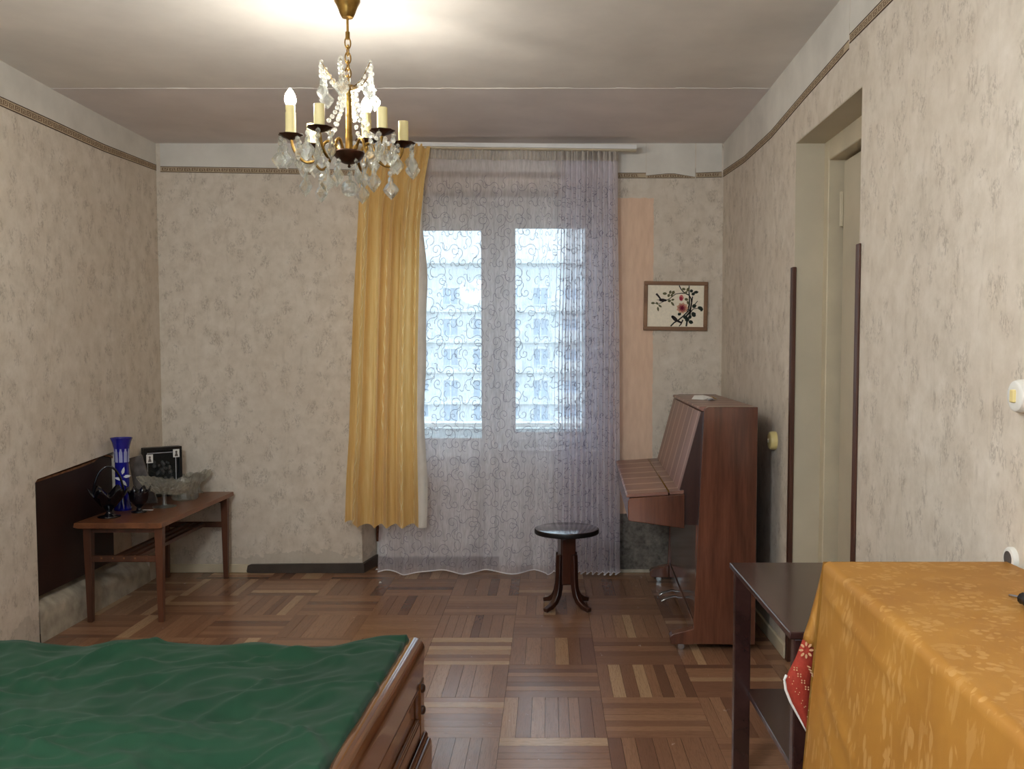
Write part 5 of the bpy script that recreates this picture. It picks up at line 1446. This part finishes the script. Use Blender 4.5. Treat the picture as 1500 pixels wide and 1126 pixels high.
M['cloth'] = cloth_mat('gold_jacquard', (176, 126, 54), (160, 110, 46), (200, 156, 94), 0.5)
M['redcloth'] = plain('red_reverse_cloth', (158, 58, 44), 0.75, 0.2, var=0.06, scale=200)
M['creamprint'] = plain('cream_woven_print', (214, 170, 130), 0.75, 0.2, var=0.03)
RC = 0.012
WT = XR - 0.012
folds = [(0.055, 0.075, 0.0045), (0.20, 0.10, 0.003), (0.32, 0.17, 0.003)]
def cloth(u, v):
    y = ye0 + v * (ye1 - ye0)
    xl = xe(y)
    wtop = WT - xl - RC
    a = 0.5
    if u < a:                                            # top, from the wall to the edge
        k = u / a
        x = WT - wtop * k
        return (x, y, HC_ + 0.0015 * noise.noise(Vector((x * 6, y * 7, 2))) + 0.0012 * math.sin(y * 9 + 3 * noise.noise(Vector((x * 2, y, 5)))))
    k = (u - a) / (1 - a)
    dr = k * 0.80                                        # length down the side
    if dr < RC * 1.57:
        t_ = dr / RC
        return (xl + RC - RC * math.sin(t_), y, HC_ - RC + RC * math.cos(t_))
    dz = dr - RC * 1.57
    x = xl - 0.075 * dz
    # creases running along the drop and a long diagonal pull
    far = ye1 - y
    l1 = 0.045 + 0.06 * far; x -= 0.006 * math.exp(-((dz - l1) / 0.010) ** 2) * smooth(0, 0.05, far) * (1 - smooth(0.35, 0.75, far))
    l2 = 0.18 + 0.32 * far; x -= 0.006 * math.exp(-((dz - l2) / 0.012) ** 2) * smooth(0.05, 0.12, far) * (1 - smooth(0.28, 0.40, far))
    l3 = 0.24 + 0.40 * far; x -= 0.004 * math.exp(-((dz - l3) / 0.010) ** 2) * smooth(0.02, 0.1, far) * (1 - smooth(0.2, 0.3, far))
    x += 0.010 * noise.noise(Vector((y * 3.2, dz * 1.6, 4))) * smooth(0, 0.2, dz) + 0.003 * noise.noise(Vector((y * 9, dz * 8, 1)))
    return (x, y, HC_ - RC - dz)
tc = MB().grid(cloth, 120, 90).build('tablecloth', M['cloth'], None, smooth=True)
tag(tc, 'gold jacquard tablecloth with leaf pattern hanging over the right-hand table', 'tablecloth')
def drop_far(u, v):
    x = xe(ye1) + u * (WT - xe(ye1)); dz = v * 0.8
    return (x - 0.075 * dz * (1 - u), ye1 + 0.001 + 0.010 * math.sin(min(1, dz / 0.015) * PI / 2) + 0.006 * math.sin(u * 20) * min(1, dz * 3), HC_ - 0.001 - dz)
MB().grid(drop_far, 24, 20).build('far_drop', M['cloth'], tc, smooth=True)
YC = ye1 + 0.012
cp = lambda px, py, dy=0.0: P(px, py, Y=YC + dy)
outer = [(1207, 823), (1196, 868), (1186, 905), (1178, 928), (1176, 938)]
inner = [(1209, 824), (1209, 868), (1206, 905), (1203, 935), (1198, 955)]
q = MB(); vs = []
for (o_, i_) in zip(outer, inner):
    for k in range(5):
        tt = k / 4
        vs.append(cp(o_[0] + (i_[0] - o_[0]) * tt, o_[1] + (i_[1] - o_[1]) * tt, 0.016 - 0.016 * math.sin(PI * tt)))
q.add(vs, [(r_ * 5 + k, r_ * 5 + k + 1, r_ * 5 + k + 6, r_ * 5 + k + 5) for r_ in range(4) for k in range(4)])
q.build('corner_fold', M['cloth'], tc, smooth=True, solid=0.0015)
outer = [(1176, 936), (1166, 962), (1156, 982), (1150, 995), (1152, 1010), (1159, 1028), (1170, 1048), (1182, 1070)]
inner = [(1198, 953), (1196, 975), (1194, 992), (1193, 1005), (1192, 1020), (1190, 1036), (1188, 1052), (1186, 1071)]
def redp(r_, tt, off=0.0):
    k = min(int(r_), 6); f_ = r_ - k
    o_ = [outer[k][j] + (outer[k + 1][j] - outer[k][j]) * f_ for j in (0, 1)]; i_ = [inner[k][j] + (inner[k + 1][j] - inner[k][j]) * f_ for j in (0, 1)]
    return cp(o_[0] + (i_[0] - o_[0]) * tt, o_[1] + (i_[1] - o_[1]) * tt, 0.014 - 0.014 * math.sin(PI * tt) - off)
q = MB(); q.add([redp(r_ * 0.5, k / 4) for r_ in range(15) for k in range(5)], [(r_ * 5 + k, r_ * 5 + k + 1, r_ * 5 + k + 6, r_ * 5 + k + 5) for r_ in range(14) for k in range(4)])
rc = q.build('turned_corner', M['redcloth'], tc, smooth=True, solid=0.0015)
rc['label'] = 'turned back corner showing the red flowered underside'
MB().tube([redp(k * 0.25, -0.02, 0.001) for k in range(10, 29)], 0.0035, 6).build('piped_edge', M['paper'], rc, smooth=True)
q = MB()
def petal(px, py, ang, L, wd):
    pts = [(-0.5, 0.3), (-0.1, 0.8), (0.5, 0.9), (1, 0.4), (1, -0.4), (0.5, -0.9), (-0.1, -0.8), (-0.5, -0.3)]
    q.add([cp(px + L * a * math.cos(ang) - wd * b * math.sin(ang), py + L * a * math.sin(ang) + wd * b * math.cos(ang), -0.0035) for a, b in pts], [tuple(range(8))])
for k in range(8):
    a = 2 * PI * k / 8; petal(1181 + 6.5 * math.cos(a), 952 + 8 * math.sin(a), a, 4.2, 1.9)
for k in range(4): petal(1184 + k * 2.0, 976 + k * 4.5, 0.5 + 0.1 * k, 4.0, 1.2)
for k in range(4):
    for (ox, oy) in ((-2, -2), (2, -1.4), (2, 2), (-2, 1.4)): petal(1165 + k * 5.6 + ox, 979 + k * 9.5 + oy, 0.6, 1.4, 1.1)
for k in range(14): petal(1157 + k * 2.2 + (3 if k % 2 else -1), 992 + k * 4.6 + R.uniform(-3, 3), 0, 0.9, 0.9)
q.build('woven_flower', M['creamprint'], rc, solid=0.0006)

# screwdriver lying on the tablecloth
pa, pb = P(1478, 866.5, Z=HC_ + 0.013), P(1500, 878, Z=HC_ + 0.013)
dr = pb - pa; L0 = dr.length; dr.normalize()
sd = thing('screwdriver', 'black handled screwdriver lying on the gold tablecloth', 'screwdriver', (pa.x, pa.y, HC_ + 0.0145), math.atan2(dr.y, dr.x))
MB().tube([(0, 0, -0.008), (0.004, 0, -0.0075), (L0 * 0.9, 0, 0)], [0.0012, 0.0028, 0.0028], 8).build('shaft', M['steel'], sd, smooth='auto')
MB().tube([(L0 * 0.88, 0, 0), (L0 * 0.9, 0, 0), (L0 * 0.95, 0, 0), (L0 * 1.15, 0, 0), (L0 * 1.3, 0, 0), (L0 * 1.9, 0, 0), (L0 * 2.2, 0, 0), (L0 * 2.25, 0, 0)], [0.004, 0.009, 0.0115, 0.0095, 0.0125, 0.0125, 0.011, 0.006], 10).build('handle', M['rubber'], sd, smooth='auto')

# crumbs of plaster near the balcony door
for (px, py, r) in ((520.0, 0, 0),): pass
for k, (px, py, lb) in enumerate(((552, 834, 'white plaster crumb on the parquet by the door hinge'), (557, 853, 'white plaster crumb further out from the door hinge'))):
    p = P(px, py, Z=0)
    tag(MB().add([(p.x - 0.008, p.y - 0.006, 0.0), (p.x + 0.008, p.y - 0.004, 0.0), (p.x + 0.006, p.y + 0.006, 0.0), (p.x - 0.005, p.y + 0.005, 0.0), (p.x, p.y, 0.008)], [(0, 1, 4), (1, 2, 4), (2, 3, 4), (3, 0, 4), (3, 2, 1, 0)]).build('plaster_crumb', M['paper']), lb, 'crumb')
